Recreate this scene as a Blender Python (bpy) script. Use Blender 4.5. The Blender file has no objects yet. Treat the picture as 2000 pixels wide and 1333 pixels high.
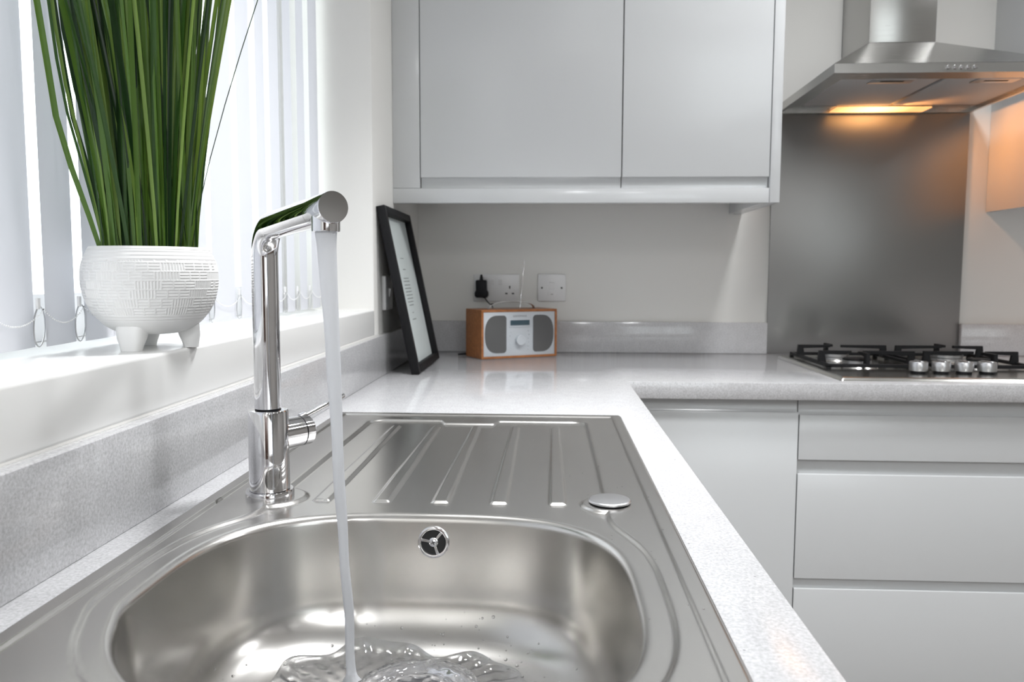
import bpy, bmesh, math, random
from mathutils import Vector, Matrix
from mathutils.bvhtree import BVHTree

random.seed(7)
scene = bpy.context.scene
COL = scene.collection

# ------------------------------------------------------------------ camera
cam_d = bpy.data.cameras.new('camera')
cam = bpy.data.objects.new('camera', cam_d)
COL.objects.link(cam)
yaw, pit, rol = 0.0477098606, 0.0848272426, 0.00347030066
fw = Vector((-math.sin(yaw) * math.cos(pit), math.cos(yaw) * math.cos(pit), -math.sin(pit)))
rt = Vector((math.cos(yaw), math.sin(yaw), 0))
up = rt.cross(fw)
rt2 = math.cos(rol) * rt + math.sin(rol) * up
up2 = -math.sin(rol) * rt + math.cos(rol) * up
cam.matrix_world = Matrix(((rt2.x, up2.x, -fw.x, 0.4035), (rt2.y, up2.y, -fw.y, 0.0),
                           (rt2.z, up2.z, -fw.z, 1.147), (0, 0, 0, 1)))
cam_d.sensor_width = 36.0
cam_d.lens = 1531.22 / 2000 * 36
cam_d.clip_start = 0.02
cam_d.dof.use_dof = True
cam_d.dof.focus_distance = 0.85
cam_d.dof.aperture_fstop = 11
scene.camera = cam

# ------------------------------------------------------------------ light
world = bpy.data.worlds.new('world')
scene.world = world
world.use_nodes = True
bgn = world.node_tree.nodes['Background']
bgn.inputs[0].default_value = (0.93, 0.96, 1.0, 1)
bgn.inputs[1].default_value = 3.0
scene.view_settings.view_transform = 'Standard'
scene.view_settings.look = 'None'
scene.view_settings.gamma = 1.0
scene.view_settings.use_curve_mapping = False
scene.view_settings.exposure = 0.14
scene.cycles.sample_clamp_indirect = 8.0
scene.cycles.caustics_reflective = False
HOOD_E = 5.0      # radiance of the hood lamp's lens at the bulb
DOWNLIGHTS = [  # x, y, watts, beam in degrees, where
    (0.48, 1.15, 6.0, 90, 'above the sink drainer'),
    (1.25, 1.50, 9.5, 165, 'in front of the wall cabinets and hood'),
    (2.45, 1.40, 9.0, 165, 'in front of the right end of the worktop'),
    (1.90, -0.40, 6.0, 105, 'in the middle of the ceiling'),
    (0.60, -1.30, 16.0, 160, 'behind the camera beside the window wall'),
    (1.50, -1.90, 21.0, 160, 'in front of the rear wall'),
    (0.60, -2.40, 12.0, 160, 'in the rear corner on the window side'),
    (2.95, 0.20, 4.0, 110, 'close to the right wall')]

# ------------------------------------------------------------------ helpers
ORG = {}


def rgb(r, g, b):
    def c(v):
        v /= 255.0
        return v / 12.92 if v <= 0.04045 else ((v + 0.055) / 1.055) ** 2.4
    return (c(r), c(g), c(b), 1)


def mat(name, col=(0.8, 0.8, 0.8, 1), rough=0.5, metal=0.0, coat=0.0, **kw):
    m = bpy.data.materials.new(name)
    m.use_nodes = True
    p = m.node_tree.nodes['Principled BSDF']
    p.inputs['Base Color'].default_value = col
    p.inputs['Roughness'].default_value = rough
    p.inputs['Metallic'].default_value = metal
    p.inputs['Coat Weight'].default_value = coat
    for k, v in kw.items():
        p.inputs[k].default_value = v
    return m


def nodes(m):
    return m.node_tree.nodes, m.node_tree.links, m.node_tree.nodes['Principled BSDF']


def add_noise_rough(m, scale, lo, hi, stretch=(1, 1, 1), bump=0.0, bdist=0.0002):
    n, l, p = nodes(m)
    tc = n.new('ShaderNodeTexCoord')
    mp = n.new('ShaderNodeMapping')
    mp.inputs['Scale'].default_value = stretch
    nz = n.new('ShaderNodeTexNoise')
    nz.inputs['Scale'].default_value = scale
    nz.inputs['Detail'].default_value = 3
    l.new(tc.outputs['Object'], mp.inputs[0])
    l.new(mp.outputs[0], nz.inputs['Vector'])
    mr = n.new('ShaderNodeMapRange')
    mr.inputs['To Min'].default_value = lo
    mr.inputs['To Max'].default_value = hi
    l.new(nz.outputs[0], mr.inputs[0])
    l.new(mr.outputs[0], p.inputs['Roughness'])
    if bump:
        b = n.new('ShaderNodeBump')
        b.inputs['Strength'].default_value = bump
        b.inputs['Distance'].default_value = bdist
        l.new(nz.outputs[0], b.inputs['Height'])
        l.new(b.outputs[0], p.inputs['Normal'])
    return m


def link(o, parent=None):
    COL.objects.link(o)
    if parent is not None:
        o.parent = parent
    return o


def tag(o, label=None, cat=None, group=None, kind=None):
    if label:
        o['label'] = label
    if cat:
        o['category'] = cat
    if group:
        o['group'] = group
    if kind:
        o['kind'] = kind
    return o


def thing(name, label, cat, loc, group=None):
    o = bpy.data.objects.new(name, None)
    o.empty_display_size = 0.05
    o.location = loc
    link(o)
    ORG[o.name] = Vector(loc)
    return tag(o, label, cat, group)


def build(name, bm, m, parent=None, smooth=False, angle=40, org=None):
    """bmesh in world coordinates -> one mesh object"""
    if parent is not None:
        o0 = ORG[parent.name]
    elif org is not None:
        o0 = Vector(org)
    else:
        xs = [v.co for v in bm.verts]
        o0 = Vector(((min(v.x for v in xs) + max(v.x for v in xs)) / 2,
                     (min(v.y for v in xs) + max(v.y for v in xs)) / 2, min(v.z for v in xs)))
    bmesh.ops.translate(bm, verts=bm.verts, vec=-o0)
    bmesh.ops.recalc_face_normals(bm, faces=bm.faces)
    if smooth:
        ca = math.radians(angle)
        for f in bm.faces:
            f.smooth = True
        for e in bm.edges:
            if len(e.link_faces) == 2 and e.calc_face_angle(0) > ca:
                e.smooth = False
    me = bpy.data.meshes.new(name)
    bm.to_mesh(me)
    bm.free()
    me.materials.append(m)
    o = bpy.data.objects.new(name, me)
    link(o, parent)
    if parent is None:
        o.location = o0
    ORG[o.name] = o0
    return o


def add_box(bm, x0, x1, y0, y1, z0, z1, bev=0.0, seg=2, M=None):
    b2 = bmesh.new()
    vs = [b2.verts.new(p) for p in ((x0, y0, z0), (x1, y0, z0), (x1, y1, z0), (x0, y1, z0),
                                    (x0, y0, z1), (x1, y0, z1), (x1, y1, z1), (x0, y1, z1))]
    for f in ((0, 3, 2, 1), (4, 5, 6, 7), (0, 1, 5, 4), (1, 2, 6, 5), (2, 3, 7, 6), (3, 0, 4, 7)):
        b2.faces.new([vs[i] for i in f])
    if bev:
        bmesh.ops.bevel(b2, geom=list(b2.edges), offset=bev, segments=seg, profile=0.5, affect='EDGES')
    if M is not None:
        bmesh.ops.transform(b2, matrix=M, verts=b2.verts)
    join(bm, b2)
    return bm


def join(bm, b2):
    mp = {}
    for v in b2.verts:
        mp[v] = bm.verts.new(v.co)
    for f in b2.faces:
        try:
            bm.faces.new([mp[v] for v in f.verts])
        except ValueError:
            pass
    b2.free()


def box(name, x0, x1, y0, y1, z0, z1, m, parent=None, bev=0.0008, M=None, seg=2):
    bm = bmesh.new()
    add_box(bm, x0, x1, y0, y1, z0, z1, bev, seg, M)
    return build(name, bm, m, parent, smooth=bev > 0, angle=50)


def add_lathe(bm, prof, n=48, M=None, cap=True):
    """prof: list of (r, z); revolved about local z"""
    rows = []
    for r, z in prof:
        if r < 1e-6:
            rows.append([bm.verts.new((0, 0, z))])
        else:
            rows.append([bm.verts.new((r * math.cos(2 * math.pi * i / n), r * math.sin(2 * math.pi * i / n), z))
                         for i in range(n)])
    for a, b in zip(rows, rows[1:]):
        for i in range(n):
            j = (i + 1) % n
            if len(a) == 1 and len(b) == 1:
                continue
            if len(a) == 1:
                bm.faces.new((a[0], b[j], b[i]))
            elif len(b) == 1:
                bm.faces.new((a[i], a[j], b[0]))
            else:
                bm.faces.new((a[i], a[j], b[j], b[i]))
    if cap:
        for rw, fl in ((rows[0], True), (rows[-1], False)):
            if len(rw) > 1:
                bm.faces.new(rw[::-1] if fl else rw)
    if M is not None:
        vs = [v for rw in rows for v in rw]
        bmesh.ops.transform(bm, matrix=M, verts=vs)
    return bm


def lathe(name, prof, m, parent=None, n=48, M=None, cap=True, angle=35):
    bm = bmesh.new()
    add_lathe(bm, prof, n, M, cap)
    return build(name, bm, m, parent, smooth=True, angle=angle)


def axis_m(loc, d, xdir=None):
    """matrix whose z axis points along d"""
    z = Vector(d).normalized()
    x = Vector(xdir) if xdir is not None else (Vector((1, 0, 0)) if abs(z.x) < 0.9 else Vector((0, 1, 0)))
    y = z.cross(x).normalized()
    x = y.cross(z).normalized()
    return Matrix(((x.x, y.x, z.x, loc[0]), (x.y, y.y, z.y, loc[1]), (x.z, y.z, z.z, loc[2]), (0, 0, 0, 1)))


def add_tube(bm, pts, rad, n=12, cap=True):
    pts = [Vector(p) for p in pts]
    if not hasattr(rad, '__len__'):
        rad = [rad] * len(pts)
    t0 = (pts[1] - pts[0]).normalized()
    ref = Vector((0, 0, 1)) if abs(t0.z) < 0.9 else Vector((1, 0, 0))
    nx = (ref - t0 * ref.dot(t0)).normalized()
    rows = []
    for i, p in enumerate(pts):
        if i == 0:
            t = t0
        elif i == len(pts) - 1:
            t = (pts[i] - pts[i - 1]).normalized()
        else:
            t = ((pts[i + 1] - pts[i]).normalized() + (pts[i] - pts[i - 1]).normalized()).normalized()
        nx = (nx - t * nx.dot(t)).normalized()
        ny = t.cross(nx)
        rows.append([bm.verts.new(p + rad[i] * (math.cos(2 * math.pi * k / n) * nx + math.sin(2 * math.pi * k / n) * ny))
                     for k in range(n)])
    for a, b in zip(rows, rows[1:]):
        for k in range(n):
            j = (k + 1) % n
            bm.faces.new((a[k], a[j], b[j], b[k]))
    if cap:
        bm.faces.new(rows[0][::-1])
        bm.faces.new(rows[-1])
    return bm


def tube(name, pts, rad, m, parent=None, n=12, angle=50):
    bm = bmesh.new()
    add_tube(bm, pts, rad, n)
    return build(name, bm, m, parent, smooth=True, angle=angle)


def add_prism(bm, poly, a0, a1, axis='x', M=None):
    """poly of 2D points extruded along an axis: x -> (y,z), y -> (x,z), z -> (x,y)"""
    def P(u, v, a):
        return (a, u, v) if axis == 'x' else (u, a, v) if axis == 'y' else (u, v, a)
    A = [bm.verts.new(P(u, v, a0)) for u, v in poly]
    B = [bm.verts.new(P(u, v, a1)) for u, v in poly]
    n = len(poly)
    bm.faces.new(A[::-1])
    bm.faces.new(B)
    for i in range(n):
        j = (i + 1) % n
        bm.faces.new((A[i], A[j], B[j], B[i]))
    if M is not None:
        bmesh.ops.transform(bm, matrix=M, verts=A + B)
    return bm


def prism(name, poly, a0, a1, m, parent=None, axis='x', smooth=False, angle=30, bev=0.0, M=None):
    bm = bmesh.new()
    add_prism(bm, poly, a0, a1, axis, M)
    if bev:
        bmesh.ops.recalc_face_normals(bm, faces=bm.faces)
        es = [e for e in bm.edges if len(e.link_faces) == 2 and e.calc_face_angle(0) > 0.7]
        bmesh.ops.bevel(bm, geom=es, offset=bev, segments=2, profile=0.5, affect='EDGES')
    return build(name, bm, m, parent, smooth=smooth or bev > 0, angle=angle)


def slab(name, us, vs, inside, w0, w1, m, parent=None, axis='z', bev=0.0):
    """cells of a 2D grid, solid between w0 and w1 along axis, only outer faces"""
    def P(u, v, w):
        return (u, v, w) if axis == 'z' else (w, u, v) if axis == 'x' else (u, w, v)
    bm = bmesh.new()
    cache = {}

    def V(i, j, k):
        if (i, j, k) not in cache:
            cache[(i, j, k)] = bm.verts.new(P(us[i], vs[j], (w0, w1)[k]))
        return cache[(i, j, k)]
    nu, nv = len(us) - 1, len(vs) - 1
    ins = [[bool(inside((us[i] + us[i + 1]) / 2, (vs[j] + vs[j + 1]) / 2)) for j in range(nv)] for i in range(nu)]

    def I(i, j):
        return 0 <= i < nu and 0 <= j < nv and ins[i][j]
    for i in range(nu):
        for j in range(nv):
            if not ins[i][j]:
                continue
            bm.faces.new((V(i, j, 0), V(i, j + 1, 0), V(i + 1, j + 1, 0), V(i + 1, j, 0)))
            bm.faces.new((V(i, j, 1), V(i + 1, j, 1), V(i + 1, j + 1, 1), V(i, j + 1, 1)))
            for di, dj, a, b in ((-1, 0, (i, j), (i, j + 1)), (1, 0, (i + 1, j), (i + 1, j + 1)),
                                 (0, -1, (i, j), (i + 1, j)), (0, 1, (i, j + 1), (i + 1, j + 1))):
                if not I(i + di, j + dj):
                    bm.faces.new((V(*a, 0), V(*b, 0), V(*b, 1), V(*a, 1)))
    bmesh.ops.recalc_face_normals(bm, faces=bm.faces)
    if bev:
        es = [e for e in bm.edges if len(e.link_faces) == 2 and e.calc_face_angle(0) > 0.7]
        bmesh.ops.bevel(bm, geom=es, offset=bev, segments=2, profile=0.5, affect='EDGES')
    return build(name, bm, m, parent, smooth=bev > 0, angle=30)


def struct(o):
    o['kind'] = 'structure'
    return o


# ------------------------------------------------------------------ materials
M_wall = add_noise_rough(mat('wall_paint', rgb(226, 225, 221), 0.7), 60, 0.62, 0.78, bump=0.06, bdist=0.001)
M_wallgrey = add_noise_rough(mat('grey_wall_paint', rgb(158, 155, 151), 0.7), 60, 0.62, 0.78, bump=0.06, bdist=0.001)
M_ceil = mat('ceiling_paint', rgb(240, 240, 238), 0.8)
M_gloss = mat('white_gloss_paint', rgb(229, 229, 227), 0.28)
M_upvc = mat('white_plastic_frame', rgb(240, 240, 240), 0.3)
M_unit = add_noise_rough(mat('light_grey_gloss_lacquer', rgb(203, 205, 206), 0.16), 3, 0.12, 0.2)
M_carc = mat('white_board', rgb(214, 214, 214), 0.45)
M_chrome = mat('polished_chrome', (0.78, 0.78, 0.80, 1), 0.035, 1.0)
M_blackrub = mat('black_rubber', (0.008, 0.008, 0.010, 1), 0.5, **{'Specular IOR Level': 0.2})
M_iron = add_noise_rough(mat('black_cast_iron', (0.010, 0.010, 0.011, 1), 0.5, **{'Specular IOR Level': 0.2}), 400, 0.4, 0.6, bump=0.1)
M_blackframe = mat('black_frame_lacquer', (0.007, 0.007, 0.008, 1), 0.55, **{'Specular IOR Level': 0.2})
M_pot = mat('matt_white_ceramic', rgb(240, 240, 239), 0.55)
M_sock = mat('white_socket_plastic', rgb(225, 225, 225), 0.3)
M_dark = mat('dark_gap', (0.006, 0.006, 0.006, 1), 0.6)
M_silver = mat('silver_plastic', rgb(196, 201, 206), 0.35, 0.15)
M_grille = mat('grey_speaker_cloth', rgb(88, 88, 88), 0.7)
M_ink = mat('grey_print', rgb(105, 105, 110), 0.6)
M_paper = mat('white_paper', rgb(242, 242, 246), 0.4)
M_soil = mat('dark_plant_base', (0.01, 0.013, 0.008, 1), 0.9)


def steel(name, col, rough, stretch, scale=250, spread=0.08, bump=0.03):
    m = mat(name, col, rough, 1.0)
    return add_noise_rough(m, scale, rough - spread, rough + spread, stretch, bump=bump, bdist=0.0001)


M_sink = steel('brushed_sink_steel', (0.61, 0.597, 0.575, 1), 0.25, (1, 1, 1), 18, 0.02, 0.0)
M_hood = steel('brushed_hood_steel', (0.50, 0.495, 0.48, 1), 0.25, (0.03, 1, 1), 400, 0.06, 0.03)
M_panel = steel('dark_brushed_steel_panel', (0.30, 0.30, 0.296, 1), 0.38, (0.02, 1, 1), 500, 0.02, 0.0)
M_hob = steel('hob_steel', (0.55, 0.545, 0.52, 1), 0.2, (0.05, 1, 1), 400, 0.05, 0.02)
M_alu = mat('satin_aluminium', (0.62, 0.62, 0.63, 1), 0.32, 1.0)
M_filter = mat('aluminium_filter_mesh', (0.55, 0.55, 0.55, 1), 0.55, 0.6)
_n, _l, _p = nodes(M_filter)
_tc = _n.new('ShaderNodeTexCoord')
_vo = _n.new('ShaderNodeTexVoronoi')
_vo.inputs['Scale'].default_value = 350
_b = _n.new('ShaderNodeBump')
_b.inputs['Strength'].default_value = 0.4
_b.inputs['Distance'].default_value = 0.001
_l.new(_tc.outputs['Object'], _vo.inputs['Vector'])
_l.new(_vo.outputs[0], _b.inputs['Height'])
_l.new(_b.outputs[0], _p.inputs['Normal'])


def stone_mat():
    m = mat('pale_speckled_stone', rgb(214, 214, 216), 0.10)
    n, l, p = nodes(m)
    tc = n.new('ShaderNodeTexCoord')
    n1 = n.new('ShaderNodeTexNoise')
    n1.inputs['Scale'].default_value = 330
    n1.inputs['Detail'].default_value = 4
    n1.inputs['Roughness'].default_value = 0.65
    n2 = n.new('ShaderNodeTexNoise')
    n2.inputs['Scale'].default_value = 60
    n2.inputs['Detail'].default_value = 3
    v = n.new('ShaderNodeTexVoronoi')
    v.inputs['Scale'].default_value = 75
    for t in (n1, n2, v):
        l.new(tc.outputs['Object'], t.inputs['Vector'])
    r1 = n.new('ShaderNodeValToRGB')
    r1.color_ramp.elements[0].position = 0.33
    r1.color_ramp.elements[0].color = rgb(179, 179, 180)
    r1.color_ramp.elements[1].position = 0.62
    r1.color_ramp.elements[1].color = rgb(208, 208, 210)
    l.new(n1.outputs[0], r1.inputs[0])
    r2 = n.new('ShaderNodeValToRGB')
    r2.color_ramp.elements[0].position = 0.3
    r2.color_ramp.elements[0].color = (0.94, 0.94, 0.94, 1)
    r2.color_ramp.elements[1].position = 0.7
    r2.color_ramp.elements[1].color = (1.02, 1.02, 1.02, 1)
    l.new(n2.outputs[0], r2.inputs[0])
    mx = n.new('ShaderNodeMix')
    mx.data_type = 'RGBA'
    mx.blend_type = 'MULTIPLY'
    mx.inputs[0].default_value = 1.0
    l.new(r1.outputs[0], mx.inputs[6])
    l.new(r2.outputs[0], mx.inputs[7])
    # sparse dark specks
    lt = n.new('ShaderNodeMath')
    lt.operation = 'LESS_THAN'
    lt.inputs[1].default_value = 0.085
    l.new(v.outputs['Distance'], lt.inputs[0])
    sp = n.new('ShaderNodeSeparateColor')
    l.new(v.outputs['Color'], sp.inputs[0])
    gt = n.new('ShaderNodeMath')
    gt.operation = 'GREATER_THAN'
    gt.inputs[1].default_value = 0.8
    l.new(sp.outputs[0], gt.inputs[0])
    ml = n.new('ShaderNodeMath')
    ml.operation = 'MULTIPLY'
    l.new(lt.outputs[0], ml.inputs[0])
    l.new(gt.outputs[0], ml.inputs[1])
    m2 = n.new('ShaderNodeMix')
    m2.data_type = 'RGBA'
    m2.inputs[7].default_value = rgb(150, 150, 151)
    l.new(ml.outputs[0], m2.inputs[0])
    l.new(mx.outputs[2], m2.inputs[6])
    l.new(m2.outputs[2], p.inputs['Base Color'])
    return m


M_stone = stone_mat()


def wood_mat(name, c1, c2, scale=(18, 120, 120), rough=0.35):
    m = mat(name, c1, rough)
    n, l, p = nodes(m)
    tc = n.new('ShaderNodeTexCoord')
    mp = n.new('ShaderNodeMapping')
    mp.inputs['Scale'].default_value = scale
    nz = n.new('ShaderNodeTexNoise')
    nz.inputs['Scale'].default_value = 1.0
    nz.inputs['Detail'].default_value = 4
    r = n.new('ShaderNodeValToRGB')
    r.color_ramp.elements[0].position = 0.3
    r.color_ramp.elements[0].color = c1
    r.color_ramp.elements[1].position = 0.7
    r.color_ramp.elements[1].color = c2
    l.new(tc.outputs['Object'], mp.inputs[0])
    l.new(mp.outputs[0], nz.inputs['Vector'])
    l.new(nz.outputs[0], r.inputs[0])
    l.new(r.outputs[0], p.inputs['Base Color'])
    return m


M_wood = wood_mat('cherry_veneer', rgb(142, 88, 48), rgb(170, 112, 68))
M_floor = wood_mat('brown_oak_floor', rgb(72, 61, 54), rgb(96, 84, 75), (2, 30, 30), 0.4)


def slat_mat():
    m = bpy.data.materials.new('white_blind_fabric')
    m.use_nodes = True
    n, l = m.node_tree.nodes, m.node_tree.links
    n.clear()
    out = n.new('ShaderNodeOutputMaterial')
    d = n.new('ShaderNodeBsdfDiffuse')
    t = n.new('ShaderNodeBsdfTranslucent')
    mx = n.new('ShaderNodeMixShader')
    mx.inputs[0].default_value = 0.215
    d.inputs[0].default_value = rgb(206, 206, 210)
    t.inputs[0].default_value = rgb(236, 237, 245)
    tc = n.new('ShaderNodeTexCoord')
    mp = n.new('ShaderNodeMapping')
    mp.inputs['Scale'].default_value = (300, 300, 60)
    nz = n.new('ShaderNodeTexNoise')
    nz.inputs['Scale'].default_value = 1
    b = n.new('ShaderNodeBump')
    b.inputs['Strength'].default_value = 0.15
    b.inputs['Distance'].default_value = 0.0005
    l.new(tc.outputs['Object'], mp.inputs[0])
    l.new(mp.outputs[0], nz.inputs['Vector'])
    l.new(nz.outputs[0], b.inputs['Height'])
    l.new(b.outputs[0], d.inputs['Normal'])
    l.new(d.outputs[0], mx.inputs[1])
    l.new(t.outputs[0], mx.inputs[2])
    l.new(mx.outputs[0], out.inputs[0])
    return m


M_slat = slat_mat()


def blade_mat(name, col):
    m = mat(name, col, 0.32)
    n, l, p = nodes(m)
    out = [x for x in n if x.type == 'OUTPUT_MATERIAL'][0]
    t = n.new('ShaderNodeBsdfTranslucent')
    t.inputs[0].default_value = (col[0] * 1.6, col[1] * 1.5, col[2], 1)
    mx = n.new('ShaderNodeMixShader')
    mx.inputs[0].default_value = 0.22
    l.new(p.outputs[0], mx.inputs[1])
    l.new(t.outputs[0], mx.inputs[2])
    l.new(mx.outputs[0], out.inputs[0])
    return m


M_blades = [blade_mat('deep_green_blade', rgb(54, 86, 38)), blade_mat('mid_green_blade', rgb(86, 118, 50)),
            blade_mat('bright_green_blade', rgb(122, 150, 74)), blade_mat('dark_green_blade', rgb(30, 56, 26))]


def glass_mat(name, rough=0.0, ior=1.33, col=(1, 1, 1, 1), milky=0.0):
    m = bpy.data.materials.new(name)
    m.use_nodes = True
    n, l = m.node_tree.nodes, m.node_tree.links
    n.clear()
    out = n.new('ShaderNodeOutputMaterial')
    g = n.new('ShaderNodeBsdfGlass')
    g.inputs['Color'].default_value = col
    g.inputs['Roughness'].default_value = rough
    g.inputs['IOR'].default_value = ior
    last = g
    if milky:
        d = n.new('ShaderNodeBsdfDiffuse')
        d.inputs[0].default_value = (0.86, 0.87, 0.89, 1)
        t = n.new('ShaderNodeBsdfTranslucent')
        t.inputs[0].default_value = (0.9, 0.91, 0.93, 1)
        a = n.new('ShaderNodeMixShader')
        a.inputs[0].default_value = 0.5
        l.new(d.outputs[0], a.inputs[1])
        l.new(t.outputs[0], a.inputs[2])
        b = n.new('ShaderNodeMixShader')
        b.inputs[0].default_value = milky
        l.new(g.outputs[0], b.inputs[1])
        l.new(a.outputs[0], b.inputs[2])
        last = b
    l.new(last.outputs[0], out.inputs[0])
    return m


def pane_mat():
    m = bpy.data.materials.new('window_glass')
    m.use_nodes = True
    n, l = m.node_tree.nodes, m.node_tree.links
    n.clear()
    out = n.new('ShaderNodeOutputMaterial')
    t = n.new('ShaderNodeBsdfTransparent')
    t.inputs[0].default_value = (0.95, 0.97, 0.96, 1)
    g = n.new('ShaderNodeBsdfGlossy')
    g.inputs['Roughness'].default_value = 0.02
    mx = n.new('ShaderNodeMixShader')
    mx.inputs[0].default_value = 0.06
    l.new(t.outputs[0], mx.inputs[1])
    l.new(g.outputs[0], mx.inputs[2])
    l.new(mx.outputs[0], out.inputs[0])
    return m


M_pane = pane_mat()
M_clear = mat('clear_plastic', (1, 1, 1, 1), 0.08, 0, 0, **{'Transmission Weight': 0.95, 'IOR': 1.45})
M_stream = glass_mat('aerated_water', 0.12, 1.33, milky=0.88)
M_film = glass_mat('shallow_water', 0.0, 1.33, milky=0.06)


def emis(name, col, s):
    m = mat(name, col, 0.5)
    p = m.node_tree.nodes['Principled BSDF']
    p.inputs['Emission Color'].default_value = col
    p.inputs['Emission Strength'].default_value = s
    return m


M_bulb = emis('downlight_diffuser', (0.98, 0.99, 1, 1), 8)
M_hoodlens = emis('warm_lamp_lens', (1.0, 0.47, 0.17, 1), 1)
_n, _l, _p = nodes(M_hoodlens)
_tc = _n.new('ShaderNodeTexCoord')
_sx = _n.new('ShaderNodeSeparateXYZ')
_l.new(_tc.outputs['Generated'], _sx.inputs[0])
_m1 = _n.new('ShaderNodeMath')      # distance from the bulb along the lens
_m1.operation = 'SUBTRACT'
_m1.inputs[1].default_value = 0.42
_l.new(_sx.outputs['X'], _m1.inputs[0])
_m2 = _n.new('ShaderNodeMath')
_m2.operation = 'ABSOLUTE'
_l.new(_m1.outputs[0], _m2.inputs[0])
_mr = _n.new('ShaderNodeMapRange')
_mr.interpolation_type = 'SMOOTHSTEP'
_mr.inputs['From Min'].default_value = 0.0
_mr.inputs['From Max'].default_value = 0.45
_mr.inputs['To Min'].default_value = HOOD_E
_mr.inputs['To Max'].default_value = 1.2
_l.new(_m2.outputs[0], _mr.inputs[0])
_l.new(_mr.outputs[0], _p.inputs['Emission Strength'])

# ------------------------------------------------------------------ dimensions
WT = 0.90                       # worktop top
XW, YW = -0.018, 2.513          # inner faces of left and back wall
XR, YR, ZC = 3.6, -2.8, 2.42    # right wall, rear wall, ceiling
Y_OP0, Y_OP1, Z_OP0, Z_OP1 = -0.15, 1.868, 1.060, 2.12   # window opening

# ------------------------------------------------------------------ room shell
struct(box('floor', -0.35, XR + 0.1, YR - 0.1, YW + 0.1, -0.05, 0.0, M_floor, bev=0))
struct(box('ceiling', -0.35, XR + 0.1, YR - 0.1, YW + 0.1, ZC, ZC + 0.05, M_ceil, bev=0))
struct(box('wall_back', -0.35, XR + 0.1, YW, YW + 0.1, 0, ZC, M_wall, bev=0))
struct(box('wall_right', XR, XR + 0.1, YR - 0.1, YW, 0, ZC, M_wallgrey, bev=0))
struct(slab('wall_left', [YR - 0.1, Y_OP0, Y_OP1, YW], [0, Z_OP0, Z_OP1, ZC],
            lambda y, z: not (Y_OP0 < y < Y_OP1 and Z_OP0 < z < Z_OP1), -0.35, XW, M_wall, axis='x', bev=0.004))
struct(slab('wall_rear', [-0.35, 1.50, 3.10, XR + 0.1], [0, 0.95, 2.15, ZC],
            lambda x, z: not (1.50 < x < 3.10 and 0.95 < z < 2.15), YR - 0.1, YR, M_wallgrey, axis='y'))
w2 = struct(thing('window_2', 'white framed window in the rear wall', 'window', (2.3, YR - 0.05, 0.95)))
bm = bmesh.new()
for a in ((1.50, 3.10, 0.95, 1.01), (1.50, 3.10, 2.09, 2.15), (1.50, 1.56, 1.01, 2.09), (3.04, 3.10, 1.01, 2.09), (2.27, 2.33, 1.01, 2.09)):
    add_box(bm, a[0], a[1], YR - 0.09, YR - 0.03, a[2], a[3])
build('window_frame', bm, M_upvc, w2)
box('pane', 1.56, 2.27, YR - 0.063, YR - 0.057, 1.01, 2.09, M_pane, w2, bev=0)
box('pane', 2.33, 3.04, YR - 0.063, YR - 0.057, 1.01, 2.09, M_pane, w2, bev=0)

dr1 = struct(thing('added_door_1', 'dark brown panelled door added in the rear wall for dark reflections', 'door', (0.60, YR, 0)))  # unseen door, added to give the chrome tap and bowl something dark to reflect
M_walnut = wood_mat('dark_walnut', rgb(52, 38, 32), rgb(70, 52, 44), (40, 40, 3), 0.4)
box('door_leaf', 0.15, 1.05, YR + 0.002, YR + 0.04, 0.005, 2.03, M_walnut, dr1, bev=0.002)
for px0, px1, pz0, pz1 in ((0.24, 0.57, 0.2, 0.9), (0.63, 0.96, 0.2, 0.9), (0.24, 0.57, 1.05, 1.9), (0.63, 0.96, 1.05, 1.9)):
    box('door_panel', px0, px1, YR + 0.041, YR + 0.048, pz0, pz1, M_walnut, dr1, bev=0.003)
tube('door_handle', [(0.99, YR + 0.041, 0.98), (0.99, YR + 0.085, 0.98), (0.97, YR + 0.09, 0.98), (0.87, YR + 0.09, 0.98)], 0.009, M_alu, dr1, 12)

# sill board (its top is the window's ledge)
bm = bmesh.new()
add_box(bm, -0.26, XW + 0.001, Y_OP0 - 0.0, Y_OP1, 0.999, Z_OP0 + 0.0005, 0.004, 3)
sill = struct(build('trim_1', bm, M_gloss, smooth=True))

# window frame and panes
win = struct(thing('window_1', 'white framed kitchen window behind the vertical blind', 'window', (-0.26, 0.86, Z_OP0)))
bm = bmesh.new()
fx0, fx1 = -0.30, -0.235
for a in ((Y_OP0, Y_OP1, Z_OP0 + 0.001, Z_OP0 + 0.06), (Y_OP0, Y_OP1, Z_OP1 - 0.06, Z_OP1),
          (Y_OP0, Y_OP0 + 0.06, Z_OP0 + 0.06, Z_OP1 - 0.06), (Y_OP1 - 0.06, Y_OP1, Z_OP0 + 0.06, Z_OP1 - 0.06),
          (0.83, 0.89, Z_OP0 + 0.06, Z_OP1 - 0.06)):
    add_box(bm, fx0, fx1, a[0], a[1], a[2], a[3])
build('window_frame', bm, M_upvc, win)
box('pane', -0.27, -0.264, Y_OP0 + 0.06, 0.83, Z_OP0 + 0.06, Z_OP1 - 0.06, M_pane, win, bev=0)
box('pane', -0.27, -0.264, 0.89, Y_OP1 - 0.06, Z_OP0 + 0.06, Z_OP1 - 0.06, M_pane, win, bev=0)

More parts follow.
